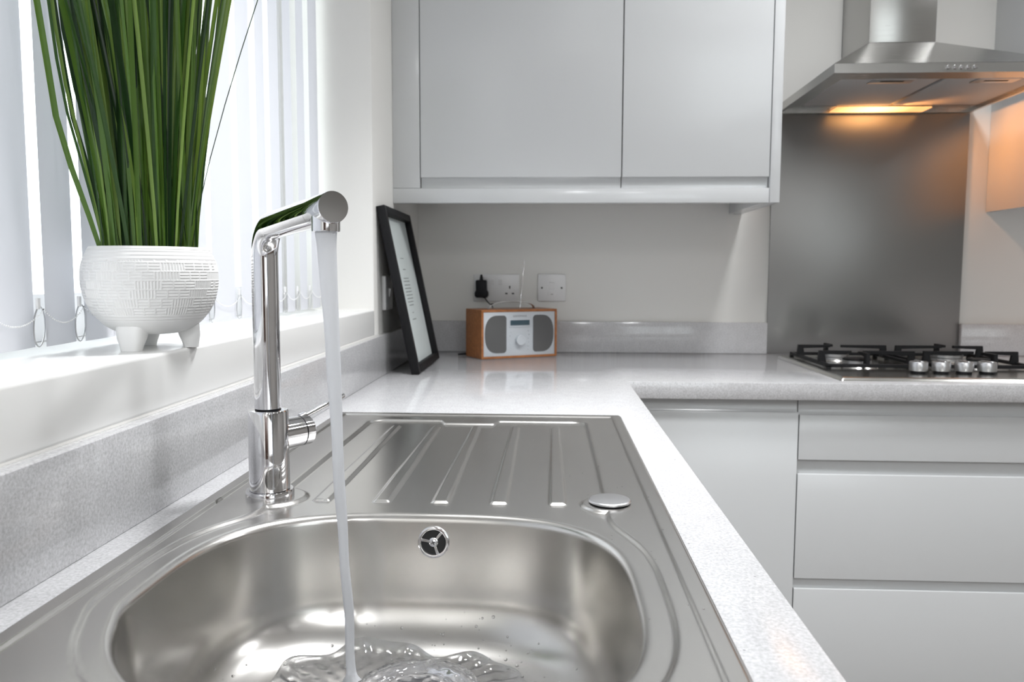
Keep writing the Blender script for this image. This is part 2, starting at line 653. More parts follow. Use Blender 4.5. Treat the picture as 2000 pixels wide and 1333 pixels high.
# ceiling downlights
for i, (x, y, watts, beam, pos) in enumerate(DOWNLIGHTS):
    t = thing('ceiling_downlight', 'round white recessed ceiling downlight ' + pos, 'downlight', (x, y, ZC), 'ceiling downlights')
    lathe('trim_ring', [(0.125, ZC - 0.001), (0.125, ZC - 0.008), (0.118, ZC - 0.011), (0.110, ZC - 0.006), (0.110, ZC - 0.001)],
          M_upvc, t, 32, Matrix.Translation((x, y, 0)))
    lathe('diffuser', [(0.0, ZC - 0.004), (0.109, ZC - 0.004), (0.109, ZC - 0.001), (0, ZC - 0.001)], M_bulb, t, 32,
          Matrix.Translation((x, y, 0)))
    ld = bpy.data.lights.new('downlight_lamp', 'AREA')
    ld.shape = 'DISK'
    ld.size = 0.22
    ld.energy = watts * 1.3
    ld.spread = math.radians(beam)
    ld.color = (0.975, 0.985, 1.0)
    lo = bpy.data.objects.new('downlight_lamp', ld)
    lo.location = (0, 0, -0.012)
    link(lo, t)

# ------------------------------------------------------------------ worktop and upstands
XE = 0.5865           # front edge of the left run
YE = 1.815            # front edge of the back run
XWT = 2.9             # right end
bmx = [XW, 0.045, 0.514, XE, XWT]
bmy = [-1.2, 0.395, 1.345, YE, YW]


def wt_in(x, y):
    if 0.045 < x < 0.514 and 0.395 < y < 1.345:
        return False
    return x < XE or y > YE


wt = slab('worktop', bmx, bmy, wt_in, 0.8605, WT, M_stone, bev=0.0012)
tag(wt, 'pale grey speckled stone worktop running round the corner of the kitchen', 'worktop')
tag(box('upstand', XW, 0.0, -1.2, YW, WT, 0.998, M_stone, bev=0.0012),
    'grey speckled stone upstand under the window sill behind the sink', 'upstand', 'worktop upstands')
tag(box('upstand', 0.0, 1.088, 2.495, YW, WT, 0.998, M_stone, bev=0.0012),
    'grey speckled stone upstand behind the radio under the wall sockets', 'upstand', 'worktop upstands')
tag(box('upstand', 1.683, XWT, 2.495, YW, WT, 0.998, M_stone, bev=0.0012),
    'grey speckled stone upstand to the right of the dark steel splashback', 'upstand', 'worktop upstands')
tag(box('splashback', 1.0905, 1.681, 2.507, YW, WT, 1.642, M_panel, bev=0.0005),
    'dark grey brushed steel splashback panel between the hob and the hood', 'splashback')


# ------------------------------------------------------------------ kitchen units
def jfront(y, zb, zl, zt, inv=False):
    """cross-section (y,z) of a handleless front whose lip is at zl and whose scooped back rises to zt"""
    k = -1 if inv else 1
    h = abs(zt - zl)
    prof = [(y, zb), (y, zl - k * 0.003), (y + 0.0008, zl - k * 0.0009), (y + 0.0028, zl), (y + 0.005, zl - k * 0.0012),
            (y + 0.0075, zl - k * 0.0030), (y + 0.0105, zl - k * 0.0018), (y + 0.0125, zl + k * 0.004),
            (y + 0.0135, zl + k * 0.012), (y + 0.0138, zl + k * h), (y + 0.019, zl + k * h), (y + 0.019, zb)]
    return prof


def front(name, x0, x1, y, zb, zl, zt, parent, inv=False):
    return prism(name, jfront(y, zb, zl, zt, inv), x0, x1, M_unit, parent, 'x', True, 35)


YF = 1.838
u = thing('corner_base_cabinet', 'light grey gloss corner base cabinet with one plain door left of the drawers', 'cabinet', (0.8, 2.15, 0))
box('body', 0.60, 0.986, YF + 0.0205, 2.49, 0.15, 0.860, M_carc, u, bev=0)
front('door', 0.60, 0.9855, YF, 0.155, 0.829, 0.8585, u)
box('plinth', 0.60, 0.986, YF + 0.06, YF + 0.075, 0.0, 0.15, M_unit, u, bev=0)
u = thing('drawer_unit', 'light grey gloss three-drawer unit under the gas hob', 'drawer unit', (1.39, 2.15, 0))
box('body', 0.9875, 1.789, YF + 0.0205, 2.49, 0.15, 0.860, M_carc, u, bev=0)
for zb, zl, zt in ((0.7165, 0.8235, 0.8585), (0.4300, 0.6825, 0.7150), (0.155, 0.4055, 0.4285)):
    front('drawer_front', 0.9885, 1.788, YF, zb, zl, zt, u)
box('plinth', 0.9875, 1.789, YF + 0.06, YF + 0.075, 0.0, 0.15, M_unit, u, bev=0)
u = thing('base_cabinet', 'light grey gloss base cabinet right of the drawer unit', 'cabinet', (2.1, 2.15, 0))
box('body', 1.790, 2.39, YF + 0.0205, 2.49, 0.15, 0.860, M_carc, u, bev=0)
front('door', 1.791, 2.389, YF, 0.155, 0.8235, 0.8585, u)
box('plinth', 1.790, 2.39, YF + 0.06, YF + 0.075, 0.0, 0.15, M_unit, u, bev=0)
u = thing('base_cabinet', 'light grey gloss base cabinet under the right end of the worktop', 'cabinet', (2.6, 2.15, 0))
box('body', 2.391, 2.88, YF + 0.0205, 2.49, 0.15, 0.860, M_carc, u, bev=0)
front('door', 2.392, 2.879, YF, 0.155, 0.8235, 0.8585, u)
box('plinth', 2.391, 2.88, YF + 0.06, YF + 0.075, 0.0, 0.15, M_unit, u, bev=0)


def jx(name, y0, y1, zb, zl, zt, parent):
    p = [(XE - 0.022 - (q[0] - 0.0), q[1]) for q in jfront(0.0, zb, zl, zt)]
    return prism(name, p, y0, y1, M_unit, parent, 'y', True, 35)


# left run: sink base (open behind for the bowl) and two neighbours
for nm, y0, y1, lab in (('sink_base_cabinet', 0.30, 1.40, 'light grey gloss base cabinet under the steel sink'),
                        ('base_cabinet', -0.55, 0.299, 'light grey gloss base cabinet beside the sink towards the viewer'),
                        ('base_cabinet', -1.19, -0.551, 'light grey gloss base cabinet at the near end of the sink counter')):
    u = thing(nm, lab, 'cabinet', (0.3, (y0 + y1) / 2, 0))
    bm = bmesh.new()
    add_box(bm, 0.0, XE - 0.0425, y0, y0 + 0.018, 0.15, 0.860)
    add_box(bm, 0.0, XE - 0.0425, y1 - 0.018, y1, 0.15, 0.860)
    add_box(bm, 0.0, XE - 0.0425, y0 + 0.018, y1 - 0.018, 0.15, 0.168)
    add_box(bm, -0.0, 0.012, y0 + 0.018, y1 - 0.018, 0.168, 0.860)
    build('body', bm, M_carc, u)
    n = 2 if y1 - y0 > 0.9 else 1
    w = (y1 - y0) / n
    for i in range(n):
        jx('door', y0 + i * w + 0.001, y0 + (i + 1) * w - 0.001, 0.155, 0.8235, 0.8585, u)
    box('plinth', XE - 0.1, XE - 0.085, y0, y1, 0.0, 0.15, M_unit, u, bev=0)

u = thing('filler_panel', 'light grey filler panel in the inside corner of the base cabinets', 'panel', (0.58, 1.62, 0))
box('long_side', XE - 0.041, XE - 0.022, 1.4015, 1.8570, 0.15, 0.829, M_unit, u, bev=0.0006)
box('short_side', XE - 0.0215, 0.5990, YF + 0.0005, YF + 0.0190, 0.15, 0.829, M_unit, u, bev=0.0006)
box('plinth', XE - 0.1, XE - 0.085, 1.4015, YF + 0.06, 0.0, 0.15, M_unit, u, bev=0)

# wall cabinets
YC = 2.110
zb0, zdb, zlp, zt1 = 1.337, 1.3765, 1.404, 2.12
u = thing('filler_panel', 'narrow upright light grey filler strip between the wall cabinet and the window wall', 'panel', (0.02, 2.2, zdb))
box('panel', XW + 0.0005, 0.0545, YC + 0.001, YC + 0.019, zdb, zt1, M_unit, u, bev=0.0006)
for x0, x1, lab in ((0.0560, 0.5905, 'wider light grey gloss wall cabinet with plain door above the radio'),
                    (0.5915, 0.9760, 'narrower light grey gloss wall cabinet with plain door beside the end panel')):
    u = thing('wall_cabinet', lab, 'cabinet', ((x0 + x1) / 2, 2.3, zdb), 'wall cabinets over the radio')
    box('body', x0, x1, YC + 0.0205, YW - 0.001, zdb, zt1, M_carc, u, bev=0)
    front('door', x0 + 0.0012, x1 - 0.0012, YC, zt1, zlp, zdb + 0.0010, u, True)
u = thing('light_rail', 'light grey pelmet rail under the two wall cabinets', 'pelmet', (0.48, 2.15, zb0))
box('rail', XW + 0.0005, 0.9765, YC + 0.0005, YC + 0.0200, zb0, zdb - 0.0008, M_unit, u, bev=0.0006)
box('rail_return', 0.958, 0.9765, YC + 0.0205, YW - 0.02, zb0, zdb - 0.0008, M_unit, u, bev=0.0006)
tag(box('end_panel', 0.9772, 1.0030, YC - 0.002, YW - 0.001, zb0, zt1, M_unit, bev=0.0008),
    'light grey gloss end panel between the wall cabinets and the cooker hood', 'panel')
u = thing('wall_cabinet', 'light grey wall cabinet right of the hood with its side lit orange', 'cabinet', (2.05, 2.3, 1.343))
box('side_panel', 1.7455, 1.7640, YC, YW - 0.001, 1.343, zt1, M_unit, u, bev=0.0008)
box('body', 1.7645, 2.345, YC + 0.0205, YW - 0.001, zdb, zt1, M_carc, u, bev=0)
front('door', 1.7655, 2.344, YC, zt1, zlp, zdb + 0.001, u, True)

# ------------------------------------------------------------------ sink
SX0, SX1, SY0, SY1 = 0.030, 0.529, 0.375, 1.357
BX, BY, BA, BB, BN = 0.2775, 0.601, 0.2025, 0.196, 3.0      # bowl centre, half sizes, squareness
TAP = (0.0945, 0.8405)
KNOB = (0.4700, 0.8340)


def sst(e0, e1, v):
    t = max(0.0, min(1.0, (v - e0) / (e1 - e0)))
    return t * t * (3 - 2 * t)


def sdf_rrect(x, y, x0, x1, y0, y1, r):
    cx, cy = (x0 + x1) / 2, (y0 + y1) / 2
    qx, qy = abs(x - cx) - (x1 - x0) / 2 + r, abs(y - cy) - (y1 - y0) / 2 + r
    return math.hypot(max(qx, 0), max(qy, 0)) + min(max(qx, qy), 0) - r


def sup_s(dx, dy, a, b):
    """radius ratio to the bowl outline; the near left corner is rounder than the others"""
    q = math.hypot(dx, dy) + 1e-9
    n = BN
    if dx < 0 and dy < 0:
        n -= 0.95 * sst(0.0, 0.7, 2 * dx * dy / q / q)
    if dy < 0:
        b += 0.008
    return (abs(dx / a) ** n + abs(dy / b) ** n) ** (1 / n)


def sdf_sup(x, y, off):
    a, b = BA + off, BB + off
    return (sup_s(x - BX, y - BY, a, b) - 1) * min(a, b)


def recess_sdf(x, y):
    far = 1.302 - 0.026 * (sst(0.222, 0.232, x) - sst(0.312, 0.322, x))
    dd = sdf_rrect(x, y, 0.104, 0.466, 0.70, far, 0.022)
    ds = sdf_sup(x, y, 0.016)
    k = 0.018
    h = max(k - abs(dd - ds), 0) / k
    d = min(dd, ds) - h * h * k * 0.25
    d = max(d, 0.040 - math.hypot(x - TAP[0], (y - TAP[1]) * 1.05))
    d = max(d, 0.030 - math.hypot(x - KNOB[0], y - KNOB[1]))
    return d


RIBS = (0.155, 0.2215, 0.286, 0.350, 0.414)


def plate_z(x, y):
    e = -sdf_rrect(x, y, SX0, SX1, SY0, SY1, 0.008)      # distance inside the outer edge
    z = 0.0006 + 0.0032 * sst(0.0, 0.004, e)
    z -= 0.0026 * sst(0.0160, 0.0195, e)
    d = recess_sdf(x, y)
    z -= 0.0034 * sst(0.0025, -0.0035, d)
    if d < 0 and y > 0.80:
        # the drainer falls slightly towards the bowl; raised ribs stand on it
        for rx in RIBS:
            if abs(x - rx) < 0.016:
                w = 0.0085 - 0.0025 * sst(0.84, 1.26, y)
                dx = abs(x - rx) - w
                dy = max(0.832 - y, y - 1.258)
                z += 0.0026 * sst(0.0015, -0.0015, max(dx, dy))
    return WT + z


sink = thing('kitchen_sink', 'brushed steel single-bowl inset sink with ribbed drainer in the worktop', 'sink', (0.28, 0.866, WT))
bm = bmesh.new()
NXG = 300
gx = [SX0 + (SX1 - SX0) * i / NXG for i in range(NXG + 1)]
YSPL = 0.822
ny = 320
gy = [YSPL + (SY1 - YSPL) * j / ny for j in range(ny + 1)]
grid = [[bm.verts.new((x, y, plate_z(x, y))) for x in gx] for y in gy]
for j in range(ny):
    for i in range(NXG):
        bm.faces.new((grid[j][i], grid[j][i + 1], grid[j + 1][i + 1], grid[j + 1][i]))
# polar part around the bowl: outer loop follows the rectangle, its top side re-uses the grid's first row
nside = 240
loop = []
for i in range(NXG):
    loop.append((gx[i], YSPL, grid[0][i]))
for j in range(nside):
    loop.append((SX1, YSPL + (SY0 - YSPL) * j / nside, grid[0][NXG] if j == 0 else None))
for i in range(NXG):
    loop.append((gx[NXG - i], SY0, None))
for j in range(nside):
    loop.append((SX0, SY0 + (YSPL - SY0) * j / nside, None))


def sup_pt(px, py, a, b, cx=BX, cy=BY):
    dx, dy = px - BX, py - BY
    s = sup_s(dx, dy, a, b)
    return dx / s, dy / s


rings = []
NR = 46
L = len(loop)
for k in range(NR + 1):
    t = k / NR
    row = []
    for (px, py, v) in loop:
        if k == 0:
            row.append(v if v is not None else bm.verts.new((px, py, plate_z(px, py))))
        else:
            # direction chosen on a blend so the mesh does not fold
            ux, uy = sup_pt(px, py, BA, BB)
            x, y = px + (BX + ux - px) * t, py + (BY + uy - py) * t
            row.append(bm.verts.new((x, y, plate_z(x, y))))
    rings.append(row)
# bowl: (inward offset, depth below the recessed plate)
zrec = plate_z(BX, BY - BB + 0.002) - 0
bowl = []
R0 = 0.0085
for q in range(1, 9):
    a = q / 8 * math.pi / 2 * 0.97
    bowl.append((R0 * math.sin(a), -R0 * (1 - math.cos(a))))
for q in range(1, 9):
    t = q / 8
    bowl.append((R0 + 0.007 * t, -R0 - (0.078 - R0) * t))
RF = 0.054
for q in range(1, 15):
    a = q / 14 * math.pi / 2
    bowl.append((R0 + 0.007 + RF * (1 - math.cos(a)), -0.078 - RF * math.sin(a)))
DR = (0.287, 0.674, 0.043)
ZB = WT - 0.0022 - 0.078 - RF
for off, dz in bowl:
    row = []
    for (px, py, v) in loop:
        ux, uy = sup_pt(px, py, BA, BB)
        n = 1 - off / BA
        m_ = 1 - off / BB
        row.append(bm.verts.new((BX + ux * n, BY + uy * m_, WT - 0.0022 + dz)))
    rings.append(row)
last = rings[-1]
lc = [v.co.copy() for v in last]
for q in range(1, 13):
    t = q / 12
    row = []
    for p in lc:
        ang = math.atan2(p.y - BY, p.x - BX)
        cx, cy = DR[0] + DR[2] * math.cos(ang), DR[1] + DR[2] * math.sin(ang)
        row.append(bm.verts.new((p.x + (cx - p.x) * t, p.y + (cy - p.y) * t, ZB - 0.0015 * t)))
    rings.append(row)
for a, b in zip(rings, rings[1:]):
    for i in range(L):
        j = (i + 1) % L
        try:
            bm.faces.new((a[i], a[j], b[j], b[i]))
        except ValueError:
            pass
for f in bm.faces:
    f.normal_update()
sink_bvh = BVHTree.FromBMesh(bm)
sink_mesh = build('basin_and_drainer', bm, M_sink, sink, smooth=True, angle=80)


def surf(x, y):
    h = sink_bvh.ray_cast(Vector((x, y, 1.0)), Vector((0, 0, -1)))
    return h[0], h[1]


# waste in the bowl floor
MD = Matrix.Translation((DR[0], DR[1], ZB))
lathe('waste_flange', [(0.056, 0.0006), (0.055, 0.0030), (0.052, 0.0042), (0.048, 0.0042), (0.044, 0.0024), (0.040, -0.004),
                       (0.0385, -0.018), (0.0, -0.019), (0.0, -0.022), (0.0425, -0.022), (0.0425, -0.003), (0.05, 0.0002)],
      M_chrome, sink, 64, MD, cap=False)
wp = lathe('waste_plug', [(0.0, -0.010), (0.036, -0.010), (0.0365, -0.002), (0.035, 0.003), (0.031, 0.0052), (0.026, 0.0045), (0.020, 0.0058),
                          (0.0, 0.0062)], M_chrome, sink, 64, MD)

# overflow on the far wall of the bowl
hit = sink_bvh.ray_cast(Vector((0.2855, 0.60, 0.8705)), Vector((0, 1, 0)))
oc, on = hit[0], hit[1]
if on.y > 0:
    on = -on
MO = axis_m(oc, on, (1, 0, 0))
lathe('overflow_ring', [(0.0165, 0.0002), (0.0163, 0.0016), (0.0148, 0.0024), (0.0130, 0.0022), (0.0122, 0.0010), (0.0120, 0.0003)],
      M_chrome, sink, 48, MO, cap=False)
lathe('overflow_hole', [(0.0, 0.0004), (0.0121, 0.0004), (0.0121, 0.0001), (0.0, 0.0001)], M_dark, sink, 48, MO)
bm = bmesh.new()
add_lathe(bm, [(0.0, 0.0005), (0.0048, 0.0005), (0.0048, 0.0016), (0.0040, 0.0021), (0.0, 0.0021)], 32, MO)
for a in (50, 170, 290):
    c, s = math.cos(math.radians(a)), math.sin(math.radians(a))
    Ms = MO @ Matrix.Rotation(math.radians(a), 4, 'Z')
    add_box(bm, 0.004, 0.0125, -0.0014, 0.0014, 0.0005, 0.0015, 0.0003, 1, Ms)
build('overflow_grille', bm, M_chrome, sink, smooth=True)
sc = lathe('screw', [(0.0, 0.0021), (0.0031, 0.0021), (0.0029, 0.0030), (0.0015, 0.0036), (0, 0.0037)], M_alu, sink, 24, MO)
bm = bmesh.new()
for a in (20, 110):
    add_box(bm, -0.0022, 0.0022, -0.0004, 0.0004, 0.0031, 0.00385, 0, 1, MO @ Matrix.Rotation(math.radians(a), 4, 'Z'))
build('screw_slot', bm, M_dark, sc)

# pop-up waste control knob
kz = plate_z(*KNOB)
kn = thing('waste_knob', 'flat round chrome waste control knob on the sink by the drainer', 'knob', (KNOB[0], KNOB[1], kz))
MK = Matrix.Translation((KNOB[0], KNOB[1], kz))
lathe('knob_base', [(0.0, 0.0), (0.0205, 0.0), (0.0205, 0.0012), (0, 0.0012)], M_blackrub, kn, 48, MK)
lathe('knob_cap', [(0.0, 0.0012), (0.0222, 0.0012), (0.0228, 0.0018), (0.0228, 0.0032), (0.0220, 0.0040), (0.0200, 0.0044), (0, 0.0046)],
      M_alu, kn, 64, MK)

# ------------------------------------------------------------------ tap
TX, TY = TAP
tz = plate_z(TX, TY)
tap = thing('kitchen_tap', 'polished chrome single-lever tap with tubular angled spout, water running', 'tap', (TX, TY, tz))
MT = Matrix.Translation((TX, TY, 0))
lathe('base_flange', [(0.0, tz), (0.0262, tz), (0.0262, tz + 0.0055), (0.0252, tz + 0.0075), (0.0, tz + 0.0078)], M_chrome, tap, 64, MT)
lathe('body', [(0.0, tz + 0.0078), (0.0218, tz + 0.0078), (0.0216, 0.9955), (0.0206, 0.9975), (0.0150, 0.9982), (0, 0.9982)], M_chrome, tap, 96, MT)
lathe('swivel_ring', [(0.0, 0.9982), (0.0139, 0.9982), (0.0139, 0.9996), (0, 0.9996)], M_blackrub, tap, 64, MT)
E_ = Vector((0.2140, 0.685, 1.2055))
S_ = Vector((TX, TY, 1.1960))
dirA = (E_ - S_).normalized()
hd = Vector((dirA.x, dirA.y, 0)).normalized()
pts = [Vector((TX, TY, 0.9996)), Vector((TX, TY, 1.10)), Vector((TX, TY, 1.145))]
RB = 0.033
cosb = math.acos(Vector((0, 0, 1)).dot(dirA))
ctr = S_ - Vector((0, 0, RB * math.tan(cosb / 2)))
tl = RB * math.tan(cosb / 2)
p0 = S_ - Vector((0, 0, 1)) * tl
cen = p0 + hd * RB
for q in range(0, 13):
    a = cosb * q / 12
    pts.append(cen + RB * (-hd * math.cos(a) + Vector((0, 0, 1)) * math.sin(a)))
pts.append(S_ + dirA * (E_ - S_).length * 0.6)
pts.append(E_ - dirA * 0.0400)
tube('spout', pts, 0.0142, M_chrome, tap, 64)
bm = bmesh.new()
add_lathe(bm, [(0.0, 0.0), (0.0142, 0.0), (0.0142, 0.038), (0.0138, 0.0395), (0.0, 0.0402)], 64, axis_m(E_ - dirA * 0.0397, dirA))
sh = build('spout_head', bm, M_chrome, tap, smooth=True)
NZ = E_ - dirA * 0.0185
lathe('aerator', [(0.0, -0.0205), (0.0105, -0.0205), (0.0124, -0.0200), (0.0126, -0.0185), (0.0126, -0.006), (0.0, -0.006)], M_chrome, tap, 48,
      Matrix.Translation(NZ))
hdir = Vector((0.545, 0.839, 0)).normalized()
hb = Vector((TX, TY, 0.9670))
MH = axis_m(hb, hdir, (0, 0, 1))
lathe('valve_housing', [(0.0, 0.010), (0.0180, 0.010), (0.0176, 0.0400), (0, 0.0400)], M_chrome, tap, 64, MH)
lathe('seal_ring', [(0.0, 0.0400), (0.0170, 0.0400), (0.0170, 0.0418), (0, 0.0418)], M_blackrub, tap, 64, MH)
cap_ = lathe('handle_cap', [(0.0, 0.0418), (0.0174, 0.0418), (0.0174, 0.0520), (0.0162, 0.0535), (0, 0.0542)], M_chrome, tap, 64, MH)
l0 = hb + hdir * 0.047 + Vector((0, 0, 0.0150))
ltip = Vector((0.1556, 0.9300, 1.0006))
ld = (ltip - l0).normalized()
lathe('lever_collar', [(0.0, -0.003), (0.0052, -0.003), (0.0052, 0.004), (0.0042, 0.005), (0, 0.005)], M_chrome, tap, 32, axis_m(l0, ld))
tube('lever', [l0 + ld * 0.004, l0 + (ltip - l0) * 0.5, ltip - ld * 0.001, ltip], [0.0025, 0.0027, 0.0030, 0.0022], M_chrome, tap, 24)

# ------------------------------------------------------------------ running water
s0 = NZ + Vector((0, 0, -0.0206))
s1 = Vector((0.2205, 0.6975, ZB + 0.0012))
bm = bmesh.new()
rows = []
NS, NA = 90, 28
for i in range(NS + 1):
    t = i / NS
    c = s0.lerp(s1, t)
    c.x += 0.0012 * math.sin(t * 9) * t + 0.0007 * math.sin(t * 31 + 1) * t
    r = 0.0043 + 0.0046 * (1 - t) ** 2.4 + 0.0004 * math.sin(t * 26) * t
    if t < 0.03:
        r *= 1 + 0.10 * (1 - t / 0.03)
    if t > 0.985:
        r *= 1 + 0.9 * (t - 0.985) / 0.015
    row = []
    for k in range(NA):
        a = 2 * math.pi * k / NA
        w = 1 + 0.07 * math.sin(2 * a + t * 22) * t + 0.05 * math.sin(3 * a - t * 35) * t
        row.append(bm.verts.new(c + Vector((r * w * math.cos(a), r * w * math.sin(a), 0))))
    rows.append(row)
for a, b in zip(rows, rows[1:]):
    for k in range(NA):
        j = (k + 1) % NA
        bm.faces.new((a[k], a[j], b[j], b[k]))
bm.faces.new(rows[0])
bm.faces.new(rows[-1][::-1])
ws = build('water_stream', bm, M_stream, smooth=True, angle=80)
tag(ws, 'whitish stream of water falling from the tap into the sink bowl', 'water')

# shallow sheet of water around the waste
bm = bmesh.new()


def film_r(a):
    return 1 + 0.10 * math.sin(3 * a + 0.6) + 0.05 * math.sin(7 * a + 1.2) + 0.03 * math.sin(13 * a)


FC = Vector((0.272, 0.668, 0))
NA, NRR = 220, 44
tops, bots = [], []
for q in range(NRR + 1):
    t = q / NRR
    rt_, rb_ = [], []
    for k in range(NA):
        a = 2 * math.pi * k / NA
        r = t * film_r(a)
        ax = 0.118 if math.cos(a) > 0 else 0.125
        x, y = FC.x + ax * r * math.cos(a), FC.y + 0.094 * r * math.sin(a)
        p, nrm = surf(x, y)
        dd = math.hypot(x - DR[0], y - DR[1])
        base = p if (p and p.z < 0.86) else Vector((x, y, ZB))
        zz = base.z if dd > 0.058 else ZB + 0.0046
        edge = sst(1.0, 0.90, t)
        th = 0.0004 + edge * (0.0022 + 0.0011 * math.sin(34 * a + 9 * t) * sst(0.55, 0.95, t) + 0.0006 * math.sin(60 * x * 6 + 3) * math.sin(340 * y)
                              + 0.0016 * sst(0.78, 0.93, t) * (0.6 + 0.4 * math.sin(19 * a)))
        rt_.append(bm.verts.new((x, y, zz + th)))
        rb_.append(bm.verts.new((x, y, zz + 0.0002)))
    tops.append(rt_)
    bots.append(rb_)
for S, fl in ((tops, False), (bots, True)):
    for a, b in zip(S, S[1:]):
        for k in range(NA):
            j = (k + 1) % NA
            bm.faces.new((a[k], a[j], b[j], b[k]) if not fl else (a[k], b[k], b[j], a[j]))
for k in range(NA):
    j = (k + 1) % NA
    bm.faces.new((tops[-1][k], tops[-1][j], bots[-1][j], bots[-1][k]))
bmesh.ops.remove_doubles(bm, verts=bm.verts, dist=1e-6)
wf = build('water_pool', bm, M_film, smooth=True, angle=80)
tag(wf, 'shallow rippling water spreading over the bottom of the sink bowl', 'water')

# droplets left on the steel
bm = bmesh.new()
rd = random.Random(11)


def drop(x, y, r, hgt=0.5):
    p, nrm = surf(x, y)
    if p is None:
        return
    if nrm.z < 0:
        nrm = -nrm
    Mx = axis_m(p, nrm)
    n = 10
    add_lathe(bm, [(r, -0.0001), (r * 0.93, r * hgt * 0.45), (r * 0.6, r * hgt * 0.85), (0, r * hgt)], n, Mx, cap=True)


for i in range(110):
    a = rd.uniform(0, 2 * math.pi)
    rr = rd.uniform(0.6, 1.0)
    drop(BX + 0.185 * rr * math.cos(a), BY + 0.02 + 0.165 * rr * math.sin(a), rd.choice((0.0005, 0.0007, 0.0009, 0.0013, 0.0018)))
for i in range(60):
    drop(rd.uniform(0.18, 0.40), rd.uniform(0.715, 0.775), rd.choice((0.0006, 0.0008, 0.0011, 0.0016)))
for i in range(26):
    drop(rd.uniform(0.40, 0.52), rd.uniform(0.55, 1.0), rd.choice((0.0005, 0.0007, 0.0009)))
dr = build('water_droplets', bm, M_film, smooth=True, angle=80)
tag(dr, 'small water droplets scattered over the steel sink', 'droplets', kind='stuff')

# ------------------------------------------------------------------ vertical blind
XB = -0.136
blind = thing('vertical_blind', 'white fabric vertical blind hanging across the kitchen window', 'blind', (XB, 0.85, 1.068))
box('head_rail', XB - 0.022, XB + 0.022, Y_OP0 + 0.01, Y_OP1 - 0.01, Z_OP1 - 0.045, Z_OP1 - 0.001, M_upvc, blind, bev=0.002)
ymid = []
y = -0.075
k = 0
edges = [-0.11, -0.028, 0.054, 0.137, 0.220, 0.303, 0.386, 0.469, 0.552, 0.636, 0.720, 0.804, 0.876, 0.958, 1.040, 1.130, 1.225,
         1.336, 1.426, 1.500, 1.573, 1.661, 1.743, 1.847]
rb = random.Random(3)
ZS0, ZS1 = 1.0685, Z_OP1 - 0.05
slat_info = []
for i in range(1, len(edges)):
    y0, y1 = edges[i - 1] + 0.004, edges[i] - 0.002
    cy = (y0 + y1) / 2
    w = 0.0445
    half_y = (y1 - y0) / 2
    tilt = math.radians(rb.uniform(4.0, 8.0))
    if 1.13 < cy < 1.33:
        tilt = math.radians(3)
    hx = math.sin(tilt) * half_y
    bm = bmesh.new()
    rows = []
    nseg = 8
    zs = [ZS0, ZS0 + 0.028, ZS0 + 0.030, ZS0 + 0.35, ZS1]
    sw = rb.uniform(-0.004, 0.004)
    for z in zs:
        row = []
        for s in range(nseg + 1):
            f = s / nseg * 2 - 1
            bow = 0.0022 * (1 - f * f)
            tw = 1 + sw * 30 * (1 - (z - ZS0) / (ZS1 - ZS0)) * 0.5
            row.append(bm.verts.new((XB - f * hx * tw + bow, cy + f * half_y, z)))
        rows.append(row)
    for a, b in zip(rows, rows[1:]):
        for s in range(nseg):
            bm.faces.new((a[s], a[s + 1], b[s + 1], b[s]))
    o = build('slat', bm, M_slat, blind, smooth=True, angle=80)
    slat_info.append((cy - half_y, cy + half_y, hx))
    # clear wire loops at the hem
    ye = cy + half_y
    if ye > 0.6:
        xe = XB - hx + 0.0015
        lp = []
        for q in range(25):
            a = 2 * math.pi * q / 24
            lp.append((xe + 0.0035 + 0.0012 * math.cos(a), ye + 0.001 + 0.0075 * math.cos(a) + 0.002 * math.sin(a), ZS0 + 0.0215 + 0.021 * math.sin(a)))
        tube('hem_clip', lp, 0.0008, M_clear if False else M_alu, o, 6)
        bmw = bmesh.new()
        add_box(bmw, xe + 0.002, xe + 0.005, ye - 0.002, ye + 0.003, ZS0 + 0.040, ZS0 + 0.052, 0.0006, 1)
        build('clip_tab', bmw, M_upvc, o)
# bead chain sagging between the slat clips
for i in range(len(slat_info) - 1):
    ya, yb = slat_info[i][1] + 0.001, slat_info[i + 1][1] + 0.001
    if yb < 0.55:
        continue
    bm = bmesh.new()
    n = int((yb - ya) / 0.0028)
    for q in range(n + 1):
        t = q / n
        add_lathe(bm, [(0, -0.0010), (0.0009, -0.0005), (0.0009, 0.0005), (0, 0.0010)], 6,
                  Matrix.Translation((XB + 0.006, ya + (yb - ya) * t, ZS0 + 0.040 - 0.016 * 4 * t * (1 - t))))
    build('bead_chain', bm, M_upvc, blind, smooth=True, angle=80)

# ------------------------------------------------------------------ plant pot and grass
PC = Vector((-0.0555, 0.886, Z_OP0 + 0.0006))
pot = thing('plant_pot', 'matt white footed bowl planter with woven relief pattern on the sill', 'plant pot', PC)
bm = bmesh.new()
prof = []
# outer profile (r, z) from bottom centre to rim
ctrl = [(0.0, 0.0175), (0.028, 0.0178), (0.044, 0.0235), (0.058, 0.036), (0.0675, 0.052), (0.0722, 0.070), (0.0728, 0.086), (0.0706, 0.099),
        (0.0668, 0.109), (0.0640, 0.1145)]


def ctrl_at(u):
    f = u * (len(ctrl) - 1)
    i = min(int(f), len(ctrl) - 2)
    t = f - i
    P = [ctrl[max(i - 1, 0)], ctrl[i], ctrl[i + 1], ctrl[min(i + 2, len(ctrl) - 1)]]
    return tuple(0.5 * ((2 * P[1][c]) + (-P[0][c] + P[2][c]) * t + (2 * P[0][c] - 5 * P[1][c] + 4 * P[2][c] - P[3][c]) * t * t
                        + (-P[0][c] + 3 * P[1][c] - 3 * P[2][c] + P[3][c]) * t ** 3) for c in (0, 1))


NV, NU = 280, 860
prows = []


